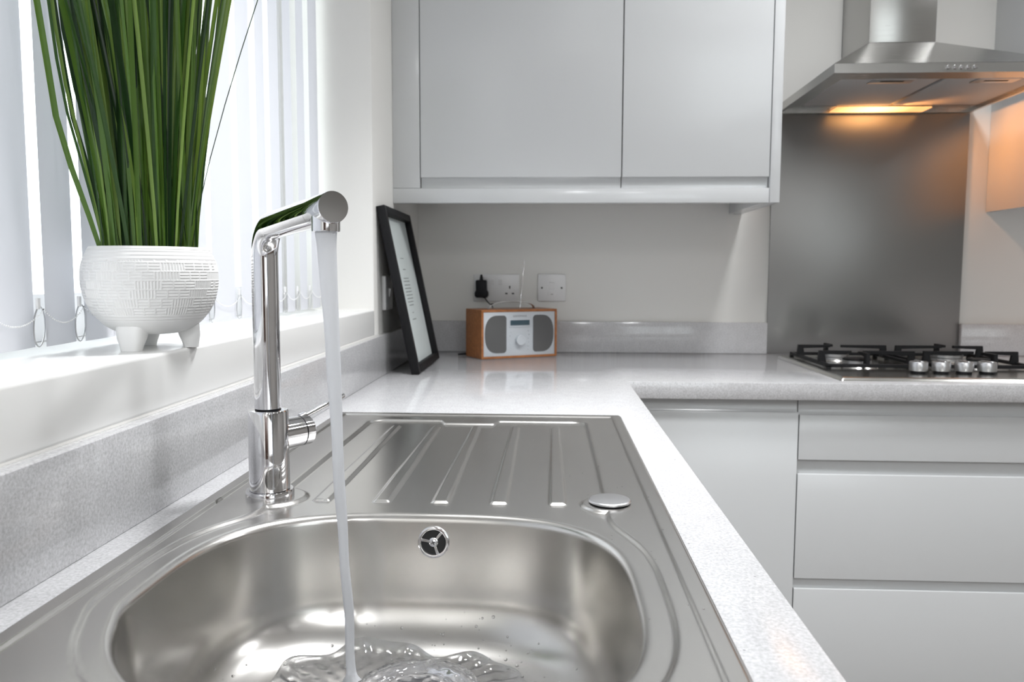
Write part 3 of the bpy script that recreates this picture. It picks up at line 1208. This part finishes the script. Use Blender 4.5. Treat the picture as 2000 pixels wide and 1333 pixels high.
def relief(u, z):
    # u: arc length position, z: height above the sill
    if z > 0.1005:
        return -0.0006 * (0.5 + 0.5 * math.cos((z - 0.1005) / 0.0041 * 2 * math.pi)) if z < 0.1125 else 0
    if 0.034 < z < 0.041:
        return -0.0005 * (0.5 + 0.5 * math.cos((z - 0.034) / 0.0035 * 2 * math.pi))
    if z < 0.041:
        return 0
    # blocks of short strokes, level in one block and upright in the next, stepping diagonally
    ch, cw = 0.0098, 0.455 / 36
    j_ = math.floor(z / ch)
    uu = u + (j_ % 2) * cw * 0.5
    i_ = math.floor(uu / cw)
    hor = ((i_ * 7 + j_ * 3) % 5) in (0, 2, 3)
    fu, fz = uu / cw - i_, z / ch - j_
    c = fz * 3 if hor else fu * 4
    fr = c - math.floor(c)
    e_ = min(fu, 1 - fu) if hor else min(fz, 1 - fz)
    return -0.0008 * sst(0.36, 0.18, abs(fr - 0.5)) * sst(0.04, 0.12, e_)


for j in range(NV + 1):
    r, z = ctrl_at(j / NV)
    if r < 1e-5:
        prows.append([bm.verts.new((PC.x, PC.y, PC.z + z))])
        continue
    row = []
    for i in range(NU):
        a = 2 * math.pi * i / NU
        dr_ = relief(a / (2 * math.pi) * 0.455, z)
        row.append(bm.verts.new((PC.x + (r + dr_) * math.cos(a), PC.y + (r + dr_) * math.sin(a), PC.z + z)))
    prows.append(row)
for r, z in ((0.0632, 0.1156), (0.0615, 0.1152), (0.0605, 0.1140), (0.0630, 0.100), (0.0640, 0.085)):
    prows.append([bm.verts.new((PC.x + r * math.cos(2 * math.pi * i / NU), PC.y + r * math.sin(2 * math.pi * i / NU), PC.z + z)) for i in range(NU)])
for a, b in zip(prows, prows[1:]):
    for i in range(NU):
        j = (i + 1) % NU
        if len(a) == 1:
            bm.faces.new((a[0], b[i], b[j]))
        else:
            bm.faces.new((a[i], a[j], b[j], b[i]))
build('bowl', bm, M_pot, pot, smooth=True, angle=60)
FEET = (-96, 28, 128)
for a in FEET:
    c, s = math.cos(math.radians(a)), math.sin(math.radians(a))
    bm = bmesh.new()
    rows = []
    for z, w, r in ((0.0, 0.0105, 0.0405), (0.006, 0.0118, 0.0400), (0.014, 0.0145, 0.0390), (0.026, 0.0165, 0.0370), (0.034, 0.0150, 0.036)):
        row = []
        for k in range(20):
            t = 2 * math.pi * k / 20
            ex, ey = math.cos(t), math.sin(t)
            ex = math.copysign(abs(ex) ** 0.6, ex) * w * 0.8
            ey = math.copysign(abs(ey) ** 0.6, ey) * w
            row.append(bm.verts.new((PC.x + (r + ex) * c - ey * s, PC.y + (r + ex) * s + ey * c, PC.z + z)))
        rows.append(row)
    for p, q in zip(rows, rows[1:]):
        for k in range(20):
            bm.faces.new((p[k], p[(k + 1) % 20], q[(k + 1) % 20], q[k]))
    bm.faces.new(rows[0][::-1])
    bm.faces.new(rows[-1])
    build('foot', bm, M_pot, pot, smooth=True, angle=60)

PZ = PC.z + 0.090
plant = thing('grass_plant', 'bushy tuft of long green artificial grass blades in the white planter', 'plant', (PC.x, PC.y, PZ))
lathe('root_base', [(0.0, 0.0), (0.0625, 0.0), (0.0625, 0.004), (0.03, 0.008), (0, 0.009)], M_soil, plant, 40, Matrix.Translation((PC.x, PC.y, PZ)))
rg = random.Random(21)
blade_meshes = []


def blade(x, y, lx, ly, h, w, curve, m, tw):
    bm = bmesh.new()
    n = 9
    rows = []
    for i in range(n + 1):
        t = i / n
        q = t ** (1.0 + curve)
        px, py, pz = x + lx * q, y + ly * q, PZ + 0.006 + h * t - 0.03 * t * t * (abs(lx) + abs(ly))
        px = max(px, XB + 0.018)
        ww = w * (0.75 + 0.5 * t * (1 - t) * 2) * (1 - 0.93 * max(0, (t - 0.72) / 0.28) ** 1.2)
        a = tw + t * 0.7
        dx, dy = math.cos(a) * ww / 2, math.sin(a) * ww / 2
        nx_, ny_ = -dy * 0.35, dx * 0.35
        rows.append([bm.verts.new((px - dx, py - dy, pz)), bm.verts.new((px + nx_, py + ny_, pz)), bm.verts.new((px + dx, py + dy, pz))])
    for a, b in zip(rows, rows[1:]):
        bm.faces.new((a[0], a[1], b[1], b[0]))
        bm.faces.new((a[1], a[2], b[2], b[1]))
    return build('blade', bm, m, plant, smooth=True, angle=80)


for i in range(245):
    a = rg.uniform(0, 2 * math.pi)
    rr = 0.0505 * math.sqrt(rg.uniform(0.02, 1))
    x, y = PC.x + rr * math.cos(a), PC.y + rr * math.sin(a)
    h = rg.uniform(0.42, 0.60)
    out = rr / 0.05
    lx = 0.075 * math.cos(a) * out + max(-0.06, min(0.05, rg.gauss(0, 0.035))) - 0.012
    ly = 0.085 * math.sin(a) * out + max(-0.06, min(0.06, rg.gauss(0, 0.04))) - 0.010
    ly = max(ly, -0.095)
    m = rg.choices(M_blades, (3, 4, 3.2, 2.4))[0]
    blade(x, y, lx, ly, h, rg.uniform(0.003, 0.0066), rg.uniform(0.0, 0.5), m, rg.uniform(-0.7, 0.7))
for lx, ly, w in ((0.165, 0.05, 0.0011), (0.11, -0.02, 0.0012), (0.06, 0.09, 0.001), (-0.05, -0.09, 0.0012)):
    blade(PC.x + 0.045, PC.y, lx, ly, 0.55, w, 0.25, M_blades[3], 0.1)

# ------------------------------------------------------------------ picture frame leaning on the window wall
FT, FW, FH, FB = 0.0175, 0.352, 0.418, 0.019      # thickness, width (along y), height, bar width
ang = math.asin((0.0655 - XW) / FH)
fy0 = 1.897
# local frame: u along +y (from near to far), v up the slope, n out of the picture towards the room
vdir = Vector((-math.sin(ang), 0, math.cos(ang)))
ndir = Vector((math.cos(ang), 0, math.sin(ang)))
udir = Vector((0.0, 1, 0))
o0 = Vector((0.0655 + 0.0005, fy0, WT + 0.0004))
MF = Matrix(((udir.x, vdir.x, ndir.x, o0.x), (udir.y, vdir.y, ndir.y, o0.y), (udir.z, vdir.z, ndir.z, o0.z), (0, 0, 0, 1)))
pf = thing('picture_frame', 'thin black framed white print leaning against the wall by the window', 'picture frame', o0 + Vector((0, FW / 2, 0)))
for nm, a in (('frame_side', (0, FB, 0, FH)), ('frame_side', (FW - FB, FW, 0, FH)), ('frame_rail', (FB, FW - FB, 0, FB)),
              ('frame_rail', (FB, FW - FB, FH - FB, FH))):
    box(nm, a[0], a[1], a[2], a[3], 0, FT + 0.003, M_blackframe, pf, bev=0.0008, M=MF)
box('backing_board', FB * 0.4, FW - FB * 0.4, FB * 0.4, FH - FB * 0.4, 0.001, 0.003, M_blackframe, pf, bev=0, M=MF)
pr_ = box('print', FB, FW - FB, FB, FH - FB, 0.0032, 0.0042, M_paper, pf, bev=0, M=MF)
box('glazing', FB, FW - FB, FB, FH - FB, 0.0062, 0.0078, M_pane, pf, bev=0, M=MF)
# rows of small print, too blurred in the photograph to read: thin broken grey lines
bm = bmesh.new()
rp = random.Random(5)
for v, hw, hh in ((0.292, 0.022, 0.0016), (0.262, 0.020, 0.0022), (0.238, 0.034, 0.0022), (0.230, 0.040, 0.0022), (0.220, 0.038, 0.0022),
                  (0.211, 0.042, 0.0022), (0.202, 0.040, 0.0022), (0.193, 0.043, 0.0022), (0.184, 0.040, 0.0022), (0.175, 0.038, 0.0022), (0.166, 0.03, 0.0022),
                  (0.146, 0.012, 0.0016), (0.128, 0.026, 0.0022)):
    u_ = FW / 2 - hw
    while u_ < FW / 2 + hw:
        ln = rp.uniform(0.004, 0.013)
        add_box(bm, u_, min(u_ + ln, FW / 2 + hw), v, v + hh, 0.0042, 0.0044, 0, 1, MF)
        u_ += ln + 0.003
build('printed_lines', bm, M_ink, pr_)

# ------------------------------------------------------------------ sockets
def plate(nm, lab, x0, x1, z0, z1):
    t = thing(nm, lab, 'socket' if 'socket' in nm else 'switch', ((x0 + x1) / 2, YW, z0), 'white electrical plates on the back wall')
    box('face_plate', x0, x1, YW - 0.0095, YW - 0.0002, z0, z1, M_sock, t, bev=0.002)
    return t


t = plate('double_socket', 'white double wall socket with black adapter plugged in at left', 0.1605, 0.3070, 1.0605, 1.1475)
yq = YW - 0.0095
for x in (0.214, 0.240):
    b = bmesh.new()
    add_prism(b, [(yq, 1.1135), (yq - 0.0015, 1.1145), (yq - 0.0045, 1.131), (yq - 0.0005, 1.1325), (yq + 0.002, 1.123)], x, x + 0.0125, 'x')
    build('rocker_switch', b, M_sock, t)
for x, z, w, h in ((0.2760, 1.106, 0.004, 0.009), (0.2655, 1.086, 0.0075, 0.0045), (0.2865, 1.086, 0.0075, 0.0045)):
    box('pin_hole', x - w / 2, x + w / 2, yq - 0.0003, yq + 0.002, z - h / 2, z + h / 2, M_dark, t, bev=0)
for x in (0.2965,):
    lathe('screw_cap', [(0, 0), (0.0036, 0), (0.003, 0.0012), (0, 0.0014)], M_alu, t, 16, axis_m((x, yq, 1.101), (0, -1, 0)))
t = plate('fused_switch', 'white single fused switch plate right of the double socket', 0.3660, 0.4545, 1.0620, 1.1485)
b = bmesh.new()
add_prism(b, [(yq, 1.0985), (yq - 0.0015, 1.0995), (yq - 0.0045, 1.121), (yq - 0.0005, 1.1225), (yq + 0.002, 1.113)], 0.4030, 0.4185, 'x')
build('rocker_switch', b, M_sock, t)
box('fuse_holder', 0.3960, 0.4255, yq - 0.0012, yq + 0.001, 1.0790, 1.0915, M_sock, t, bev=0.0005)
box('fuse_slot', 0.4065, 0.4150, yq - 0.0015, yq, 1.0840, 1.0852, M_grille, t, bev=0)
for x in (0.3790, 0.4415):
    lathe('screw_cap', [(0, 0), (0.0032, 0), (0.0028, 0.001), (0, 0.0012)], M_grille, t, 16, axis_m((x, yq, 1.1045), (0, -1, 0)))
t = thing('wall_switch', 'white wall switch plate on the window wall behind the picture frame', 'switch', (XW, 2.0, 1.056))
box('face_plate', XW + 0.0002, XW + 0.0100, 1.957, 2.043, 1.056, 1.142, M_sock, t, bev=0.002)
b = bmesh.new()
add_prism(b, [(XW + 0.0100, 1.088), (XW + 0.0120, 1.089), (XW + 0.0155, 1.109), (XW + 0.0100, 1.111)], 1.994, 2.008, 'y')
build('rocker_switch', b, M_sock, t)

# power adapter and its lead
ad = thing('power_adapter', 'black power adapter plugged into the left side of the double socket', 'adapter', (0.187, YW - 0.03, 1.066))
bm = bmesh.new()
pl = []
for (x, z) in ((0.1705, 1.1290), (0.2030, 1.1290), (0.2040, 1.1255), (0.2045, 1.098), (0.2090, 1.090), (0.2090, 1.080), (0.2050, 1.074), (0.1985, 1.0715),
               (0.1900, 1.0735), (0.1800, 1.0735), (0.1725, 1.0735), (0.1670, 1.078), (0.1665, 1.089), (0.1705, 1.097), (0.1695, 1.1255)):
    pl.append((x, z))
add_prism(bm, pl, yq - 0.036, yq - 0.0002, 'y')
bmesh.ops.recalc_face_normals(bm, faces=bm.faces)
bmesh.ops.bevel(bm, geom=[e for e in bm.edges if e.calc_face_angle(0) > 0.9], offset=0.003, segments=2, profile=0.5, affect='EDGES')
build('housing', bm, M_blackrub, ad, smooth=True, angle=35)
tube('strain_relief', [(0.187, yq - 0.018, 1.128), (0.187, yq - 0.018, 1.140), (0.187, yq - 0.018, 1.1465)], [0.0055, 0.0040, 0.0026], M_blackrub, ad, 16)
tube('lead', [(0.199, yq - 0.03, 1.0725), (0.205, yq - 0.036, 1.064), (0.214, 2.455, 1.056), (0.224, 2.452, 1.048), (0.229, 2.450, 1.035), (0.228, 2.450, 1.00),
              (0.200, 2.440, 0.93), (0.150, 2.41, 0.9024), (0.125, 2.385, 0.9024), (0.1270, 2.372, 0.9024), (0.150, 2.366, 0.9040), (0.160, 2.360, 0.9080)],
     0.0018, M_blackrub, ad, 10)

# ------------------------------------------------------------------ radio
RO = Vector((0.2075, 2.2545, WT + 0.0003))
RAng = math.atan2(0.1181, 0.2183)
RWd, RHt, RDp = 0.2485, 0.1435, 0.118
MR = Matrix.Translation(RO) @ Matrix.Rotation(RAng, 4, 'Z')
radio = thing('radio', 'cherry wood and silver table radio with twin grey speakers and raised aerial', 'radio', MR @ Vector((RWd / 2, RDp / 2, 0)))
TH = 0.0068
bm = bmesh.new()
add_box(bm, 0, RWd, 0, RDp, 0.0, TH, 0.0008, 1, MR)
add_box(bm, 0, RWd, 0, RDp, RHt - TH, RHt, 0.0008, 1, MR)
add_box(bm, 0, TH, 0, RDp, TH, RHt - TH, 0, 1, MR)
add_box(bm, RWd - TH, RWd, 0, RDp, TH, RHt - TH, 0, 1, MR)
add_box(bm, TH, RWd - TH, RDp - 0.006, RDp - 0.001, TH, RHt - TH, 0, 1, MR)
build('wooden_case', bm, M_wood, radio)
fp = box('front_panel', TH, RWd - TH, 0.0018, 0.006, TH, RHt - TH, M_silver, radio, bev=0.0004, M=MR)


def dshape(u0, u1, z0, z1, flip):
    """speaker outline: straight inner side with rounded corners, bulging outer side"""
    pts = []
    w, h = u1 - u0, z1 - z0
    rc = 0.010
    for q in range(9):
        a = math.pi / 2 * q / 8
        pts.append((u1 - rc + rc * math.cos(math.pi / 2 - a), z1 - rc + rc * math.sin(math.pi / 2 - a)))
    for q in range(9):
        a = -math.pi / 2 * q / 8
        pts.append((u1 - rc + rc * math.cos(a), z0 + rc + rc * math.sin(a)))
    n = 22
    for q in range(n + 1):
        a = -math.pi / 2 - math.pi * q / n
        c, s = math.cos(a), math.sin(a)
        x = u0 + w * 0.58 + (w * 0.58) * math.copysign(abs(c) ** 0.85, c)
        z = (z0 + z1) / 2 + h / 2 * math.copysign(abs(s) ** 0.8, s)
        pts.append((x, z))
    if flip:
        pts = [(2 * flip - p[0], p[1]) for p in pts]
    return pts


prism('speaker_grille', dshape(0.0115, 0.0800, 0.0165, 0.1265, None), 0.0004, 0.0030, M_grille, radio, 'y', False, M=MR)
prism('speaker_grille', dshape(0.0115, 0.0800, 0.0165, 0.1265, RWd / 2), 0.0004, 0.0030, M_grille, radio, 'y', False, M=MR)
M_lcd = mat('blue_grey_display', rgb(62, 82, 92), 0.12)
bz = box('display_bezel', 0.0895, 0.1590, 0.0003, 0.0022, 0.0905, 0.1145, M_silver, radio, bev=0.0005, M=MR)
box('display', 0.0925, 0.1560, -0.0001, 0.0010, 0.0965, 0.1120, M_lcd, radio, bev=0.0002, M=MR)
MKn = MR @ axis_m((0.1245, 0.002, 0.0520), (0, -1, 0))
lathe('tuning_knob', [(0.0, 0.0), (0.0150, 0.0), (0.0150, 0.0095), (0.0138, 0.0108), (0.0, 0.0112)], M_silver, radio, 48, MKn)
for (uu, zz) in ((0.0965, 0.078), (0.0940, 0.066), (0.0965, 0.030), (0.1535, 0.080), (0.1560, 0.069), (0.1535, 0.058), (0.1560, 0.047), (0.1535, 0.036), (0.1535, 0.026),
                 (0.094, 0.042)):
    lathe('button', [(0, 0), (0.0024, 0), (0.0022, 0.0012), (0, 0.0014)], M_silver, radio, 12, MR @ axis_m((uu, 0.0018, zz), (0, -1, 0)))
# maker's name
cu = bpy.data.curves.new('name_lettering', 'FONT')
cu.body = 'GOODMANS'
cu.size = 0.0078
cu.align_x = 'CENTER'
cu.extrude = 0.0001
tmp = bpy.data.objects.new('name_lettering', cu)
COL.objects.link(tmp)
dg = bpy.context.evaluated_depsgraph_get()
me = bpy.data.meshes.new_from_object(tmp.evaluated_get(dg))
bpy.data.objects.remove(tmp)
Mtx = MR @ Matrix(((1, 0, 0, 0.1245), (0, 0, -1, 0.0016), (0, 1, 0, 0.1215), (0, 0, 0, 1)))
me.transform(Matrix.Translation(-ORG[radio.name]) @ Mtx)
me.materials.clear()
me.materials.append(M_ink)
o = bpy.data.objects.new('name_lettering', me)
link(o, radio)
# strap handle
bm = bmesh.new()
rows = []
for q in range(31):
    t = q / 30
    a = math.pi * (1 - t)
    uu = RWd / 2 + 0.0760 * math.copysign(abs(math.cos(a)) ** 0.80, math.cos(a))
    zz = RHt - 0.002 + 0.0245 * math.sin(a) ** 0.75 if 0 < q < 30 else RHt - 0.002
    rows.append((uu, zz))
for side in (0, 1):
    pass
prev = None
verts = []
for i, (uu, zz) in enumerate(rows):
    a = rows[max(i - 1, 0)]
    b = rows[min(i + 1, len(rows) - 1)]
    tx, tz_ = b[0] - a[0], b[1] - a[1]
    L_ = math.hypot(tx, tz_)
    nx_, nz_ = -tz_ / L_ * 0.0011, tx / L_ * 0.0011
    verts.append([bm.verts.new(MR @ Vector((uu + nx_, 0.050, zz + nz_))), bm.verts.new(MR @ Vector((uu + nx_, 0.066, zz + nz_))),
                  bm.verts.new(MR @ Vector((uu - nx_, 0.066, zz - nz_))), bm.verts.new(MR @ Vector((uu - nx_, 0.050, zz - nz_)))])
for a, b in zip(verts, verts[1:]):
    for k in range(4):
        bm.faces.new((a[k], a[(k + 1) % 4], b[(k + 1) % 4], b[k]))
bm.faces.new(verts[0])
bm.faces.new(verts[-1][::-1])
build('handle', bm, M_chrome, radio, smooth=True, angle=40)
a0 = MR @ Vector((0.1720, 0.098, RHt - 0.001))
a1 = Vector((0.3245, a0.y + 0.010, 1.1895))
ae = tube('aerial', [a0, a0.lerp(a1, 0.3), a0.lerp(a1, 0.31), a0.lerp(a1, 0.6), a0.lerp(a1, 0.61), a1], [0.0021, 0.0021, 0.0017, 0.0017, 0.0013, 0.0013], M_chrome, radio, 12)
lathe('aerial_tip', [(0, -0.002), (0.0024, -0.0012), (0.0026, 0.0006), (0.0018, 0.002), (0, 0.0023)], M_chrome, ae, 14, axis_m(a1, a1 - a0))

# ------------------------------------------------------------------ cooker hood
HX0, HX1, HY0, HZ0, HZ1 = 1.0985, 1.6795, 2.012, 1.643, 1.6665
hood = thing('cooker_hood', 'brushed steel chimney cooker hood with a warm lamp lit underneath', 'cooker hood', (1.389, 2.27, HZ0))
CX0, CX1, CY0, CZ = 1.2900, 1.4720, 2.300, 1.7955
YB_ = 2.5065
# canopy rim: open box
bm = bmesh.new()
t_ = 0.010
add_box(bm, HX0, HX1, HY0, HY0 + t_, HZ0, HZ1, 0.0006, 1)
add_box(bm, HX0, HX0 + t_, HY0 + t_, YB_, HZ0, HZ1)
add_box(bm, HX1 - t_, HX1, HY0 + t_, YB_, HZ0, HZ1)
add_box(bm, HX0 + t_, HX1 - t_, YB_ - t_, YB_, HZ0, HZ1)
build('rim', bm, M_hood, hood)
bm = bmesh.new()
lo = [bm.verts.new(p) for p in ((HX0, HY0, HZ1), (HX1, HY0, HZ1), (HX1, YB_, HZ1), (HX0, YB_, HZ1))]
hi = [bm.verts.new(p) for p in ((CX0 - 0.002, CY0 - 0.002, CZ), (CX1 + 0.002, CY0 - 0.002, CZ), (CX1 + 0.002, YB_, CZ), (CX0 - 0.002, YB_, CZ))]
for i in range(4):
    j = (i + 1) % 4
    bm.faces.new((lo[i], lo[j], hi[j], hi[i]))
bm.faces.new(hi)
bm.faces.new(lo[::-1])
build('canopy', bm, M_hood, hood)
box('chimney', CX0, CX1, CY0, YB_, CZ + 0.0012, ZC - 0.002, M_hood, hood, bev=0.001)
box('chimney_seam', CX0 + 0.001, CX1 - 0.001, CY0 + 0.001, YB_, CZ, CZ + 0.0012, M_dark, hood, bev=0)
# underside
box('underside_frame', HX0 + t_, HX1 - t_, HY0 + t_, YB_ - t_, HZ1 - 0.004, HZ1 - 0.001, M_hood, hood, bev=0)
for x0, x1 in ((1.150, 1.4035), (1.4185, 1.661)):
    f = box('grease_filter', x0, x1, 2.112, 2.432, HZ0 + 0.009, HZ1 - 0.0045, M_filter, hood, bev=0.001)
    xc = (x0 + x1) / 2 + 0.01
    box('filter_latch', xc - 0.055, xc + 0.055, 2.108, 2.155, HZ0 + 0.0065, HZ0 + 0.0085, M_alu, f, bev=0.001)
    box('latch_slot', xc - 0.03, xc + 0.03, 2.124, 2.134, HZ0 + 0.0060, HZ0 + 0.0064, M_dark, f, bev=0)
bm = bmesh.new()
add_box(bm, HX0 + t_, 1.1495, HY0 + t_, YB_ - t_, HZ0 + 0.0075, HZ1 - 0.0045)
add_box(bm, 1.6615, HX1 - t_, HY0 + t_, YB_ - t_, HZ0 + 0.0075, HZ1 - 0.0045)
add_box(bm, 1.1500, 1.6610, HY0 + t_, 2.1075, HZ0 + 0.0075, HZ1 - 0.0045)
add_box(bm, 1.1500, 1.2550, 2.4350, YB_ - t_, HZ0 + 0.0075, HZ1 - 0.0045)
add_box(bm, 1.5350, 1.6610, 2.4350, YB_ - t_, HZ0 + 0.0075, HZ1 - 0.0045)
build('underside_trim', bm, M_hood, hood)
sp = bpy.data.lights.new('hood_lamp', 'SPOT')
sp.energy = 7.5
sp.color = (1.0, 0.40, 0.12)
sp.spot_size = math.radians(105)
sp.spot_blend = 1.0
sp.shadow_soft_size = 0.02
spo = bpy.data.objects.new('hood_lamp', sp)
spo.rotation_euler = Vector((0.86, -0.28, -0.50)).to_track_quat('-Z', 'Y').to_euler()
spo.location = Vector((1.44, 2.425, HZ0 - 0.002)) - ORG[hood.name]
link(spo, hood)
lens = box('lamp_lens', 1.2560, 1.5340, 2.4360, YB_ - t_ - 0.001, HZ0 + 0.002, HZ0 + 0.006, M_hoodlens, hood, bev=0.001)
for i in range(5):
    x = 1.3715 + 0.01575 * i
    lathe('push_button', [(0, 0), (0.0052, 0), (0.0052, 0.0050), (0.0044, 0.0062), (0, 0.0064)], M_chrome, hood, 20, axis_m((x, HY0, 1.6550), (0, -1, 0)))

# ------------------------------------------------------------------ gas hob
HBX0, HBX1, HBY0, HBY1, HBZ = 1.0880, 1.6740, 1.8640, 2.3850, WT + 0.0085
hob = thing('gas_hob', 'four-burner steel gas hob with black pan supports set in the worktop', 'hob', (1.38, 2.12, WT))
bm = bmesh.new()


def hob_z(x, y):
    e = -sdf_rrect(x, y, HBX0, HBX1, HBY0, HBY1, 0.004)
    z = 0.0003 + 0.0082 * sst(0.0, 0.006, e)
    d = sdf_rrect(x, y, HBX0 + 0.028, HBX1 - 0.028, 2.030, HBY1 - 0.016, 0.02)
    return WT + z - 0.0040 * sst(0.003, -0.004, d)


hx = [HBX0 + (HBX1 - HBX0) * i / 150 for i in range(151)]
hy = [HBY0 + (HBY1 - HBY0) * i / 140 for i in range(141)]
g = [[bm.verts.new((x, y, hob_z(x, y))) for x in hx] for y in hy]
for j in range(140):
    for i in range(150):
        bm.faces.new((g[j][i], g[j][i + 1], g[j + 1][i + 1], g[j + 1][i]))
build('hob_plate', bm, M_hob, hob, smooth=True, angle=80)
for i in range(4):
    x, y = 1.3110 + 0.0548 * i, 1.9620
    Mk = Matrix.Translation((x, y, WT + 0.0085))
    lathe('control_skirt', [(0, 0), (0.0175, 0), (0.0165, 0.006), (0, 0.006)], M_blackrub, hob, 40, Mk)
    kb = lathe('control_knob', [(0, 0.006), (0.0205, 0.006), (0.0212, 0.008), (0.0212, 0.026), (0.0200, 0.0285), (0.0, 0.0285)], M_alu, hob, 48, Mk)
    b = bmesh.new()
    add_box(b, -0.0035, 0.0035, -0.019, 0.019, 0.0285, 0.0310, 0.001, 1, Mk @ Matrix.Rotation(0.1 * i, 4, 'Z'))
    build('knob_grip', b, M_alu, kb, smooth=True)
BURN = ((1.2220, 2.1180, 0.036), (1.2280, 2.2950, 0.036), (1.5420, 2.2950, 0.042), (1.5420, 2.1250, 0.030))
for x, y, r in BURN:
    Mb = Matrix.Translation((x, y, WT + 0.0045))
    lathe('burner_dish', [(0, 0), (r * 1.5, 0.0), (r * 1.42, 0.004), (r * 1.1, 0.0055), (0, 0.0055)], M_hob, hob, 48, Mb)
    lathe('burner_crown', [(0, 0.0055), (r, 0.0055), (r, 0.0085), (r * 0.92, 0.0095), (r, 0.0105), (r, 0.0180), (r * 0.94, 0.0190), (0, 0.0190)], M_alu, hob, 48, Mb)
    lathe('burner_cap', [(0, 0.0190), (r * 0.98, 0.0190), (r * 0.98, 0.0222), (r * 0.90, 0.0242), (0, 0.0246)], M_iron, hob, 48, Mb)
# two cast-iron pan supports lying on the hob
for (x0, x1, lab, bs) in ((1.1200, 1.3720, 'black cast-iron pan support over the left pair of burners', BURN[:2]),
                          (1.3960, 1.6420, 'black cast-iron pan support over the right pair of burners', BURN[2:])):
    t = thing('pan_support', lab, 'pan support', ((x0 + x1) / 2, 2.2, WT + 0.0046), 'pan supports on the hob')
    y0, y1 = 2.0440, 2.3640
    zb_, zt_ = WT + 0.0150, WT + 0.0475
    s = 0.0048
    bm = bmesh.new()
    for a in ((x0, x1, y0, y0 + 2 * s), (x0, x1, y1 - 2 * s, y1), (x0, x0 + 2 * s, y0 + 2 * s, y1 - 2 * s), (x1 - 2 * s, x1, y0 + 2 * s, y1 - 2 * s)):
        add_box(bm, a[0], a[1], a[2], a[3], zb_ - 0.004, zb_ + 0.005, 0.0012, 1)
    for px in (x0 + s, x1 - s):
        for py in (y0 + s, y1 - s):
            add_box(bm, px - s, px + s, py - s, py + s, WT + 0.0047, zb_, 0, 1)
    build('base_ring', bm, M_iron, t, smooth=True)
    fl = []
    for bx, by, r in bs:
        fl += [((x0 + s, by), (bx - 0.016, by)), ((x1 - s, by), (bx + 0.016, by))]
    fl += [((bs[0][0], y0 + s), (bs[0][0], min(b[1] for b in bs) - 0.016)), ((bs[0][0], y1 - s), (bs[0][0], max(b[1] for b in bs) + 0.016))]
    for (ax, ay), (bx, by) in fl:
        dx, dy = bx - ax, by - ay
        ln = math.hypot(dx, dy)
        Mf = Matrix.Translation((ax, ay, 0)) @ Matrix.Rotation(math.atan2(dy, dx), 4, 'Z')
        bm = bmesh.new()
        add_prism(bm, [(-0.006, zb_), (0.016, zb_), (0.012, zt_ - 0.010), (ln, zt_ - 0.007), (ln, zt_), (-0.003, zt_)], -0.0045, 0.0045, 'y', Mf)
        build('finger', bm, M_iron, t)
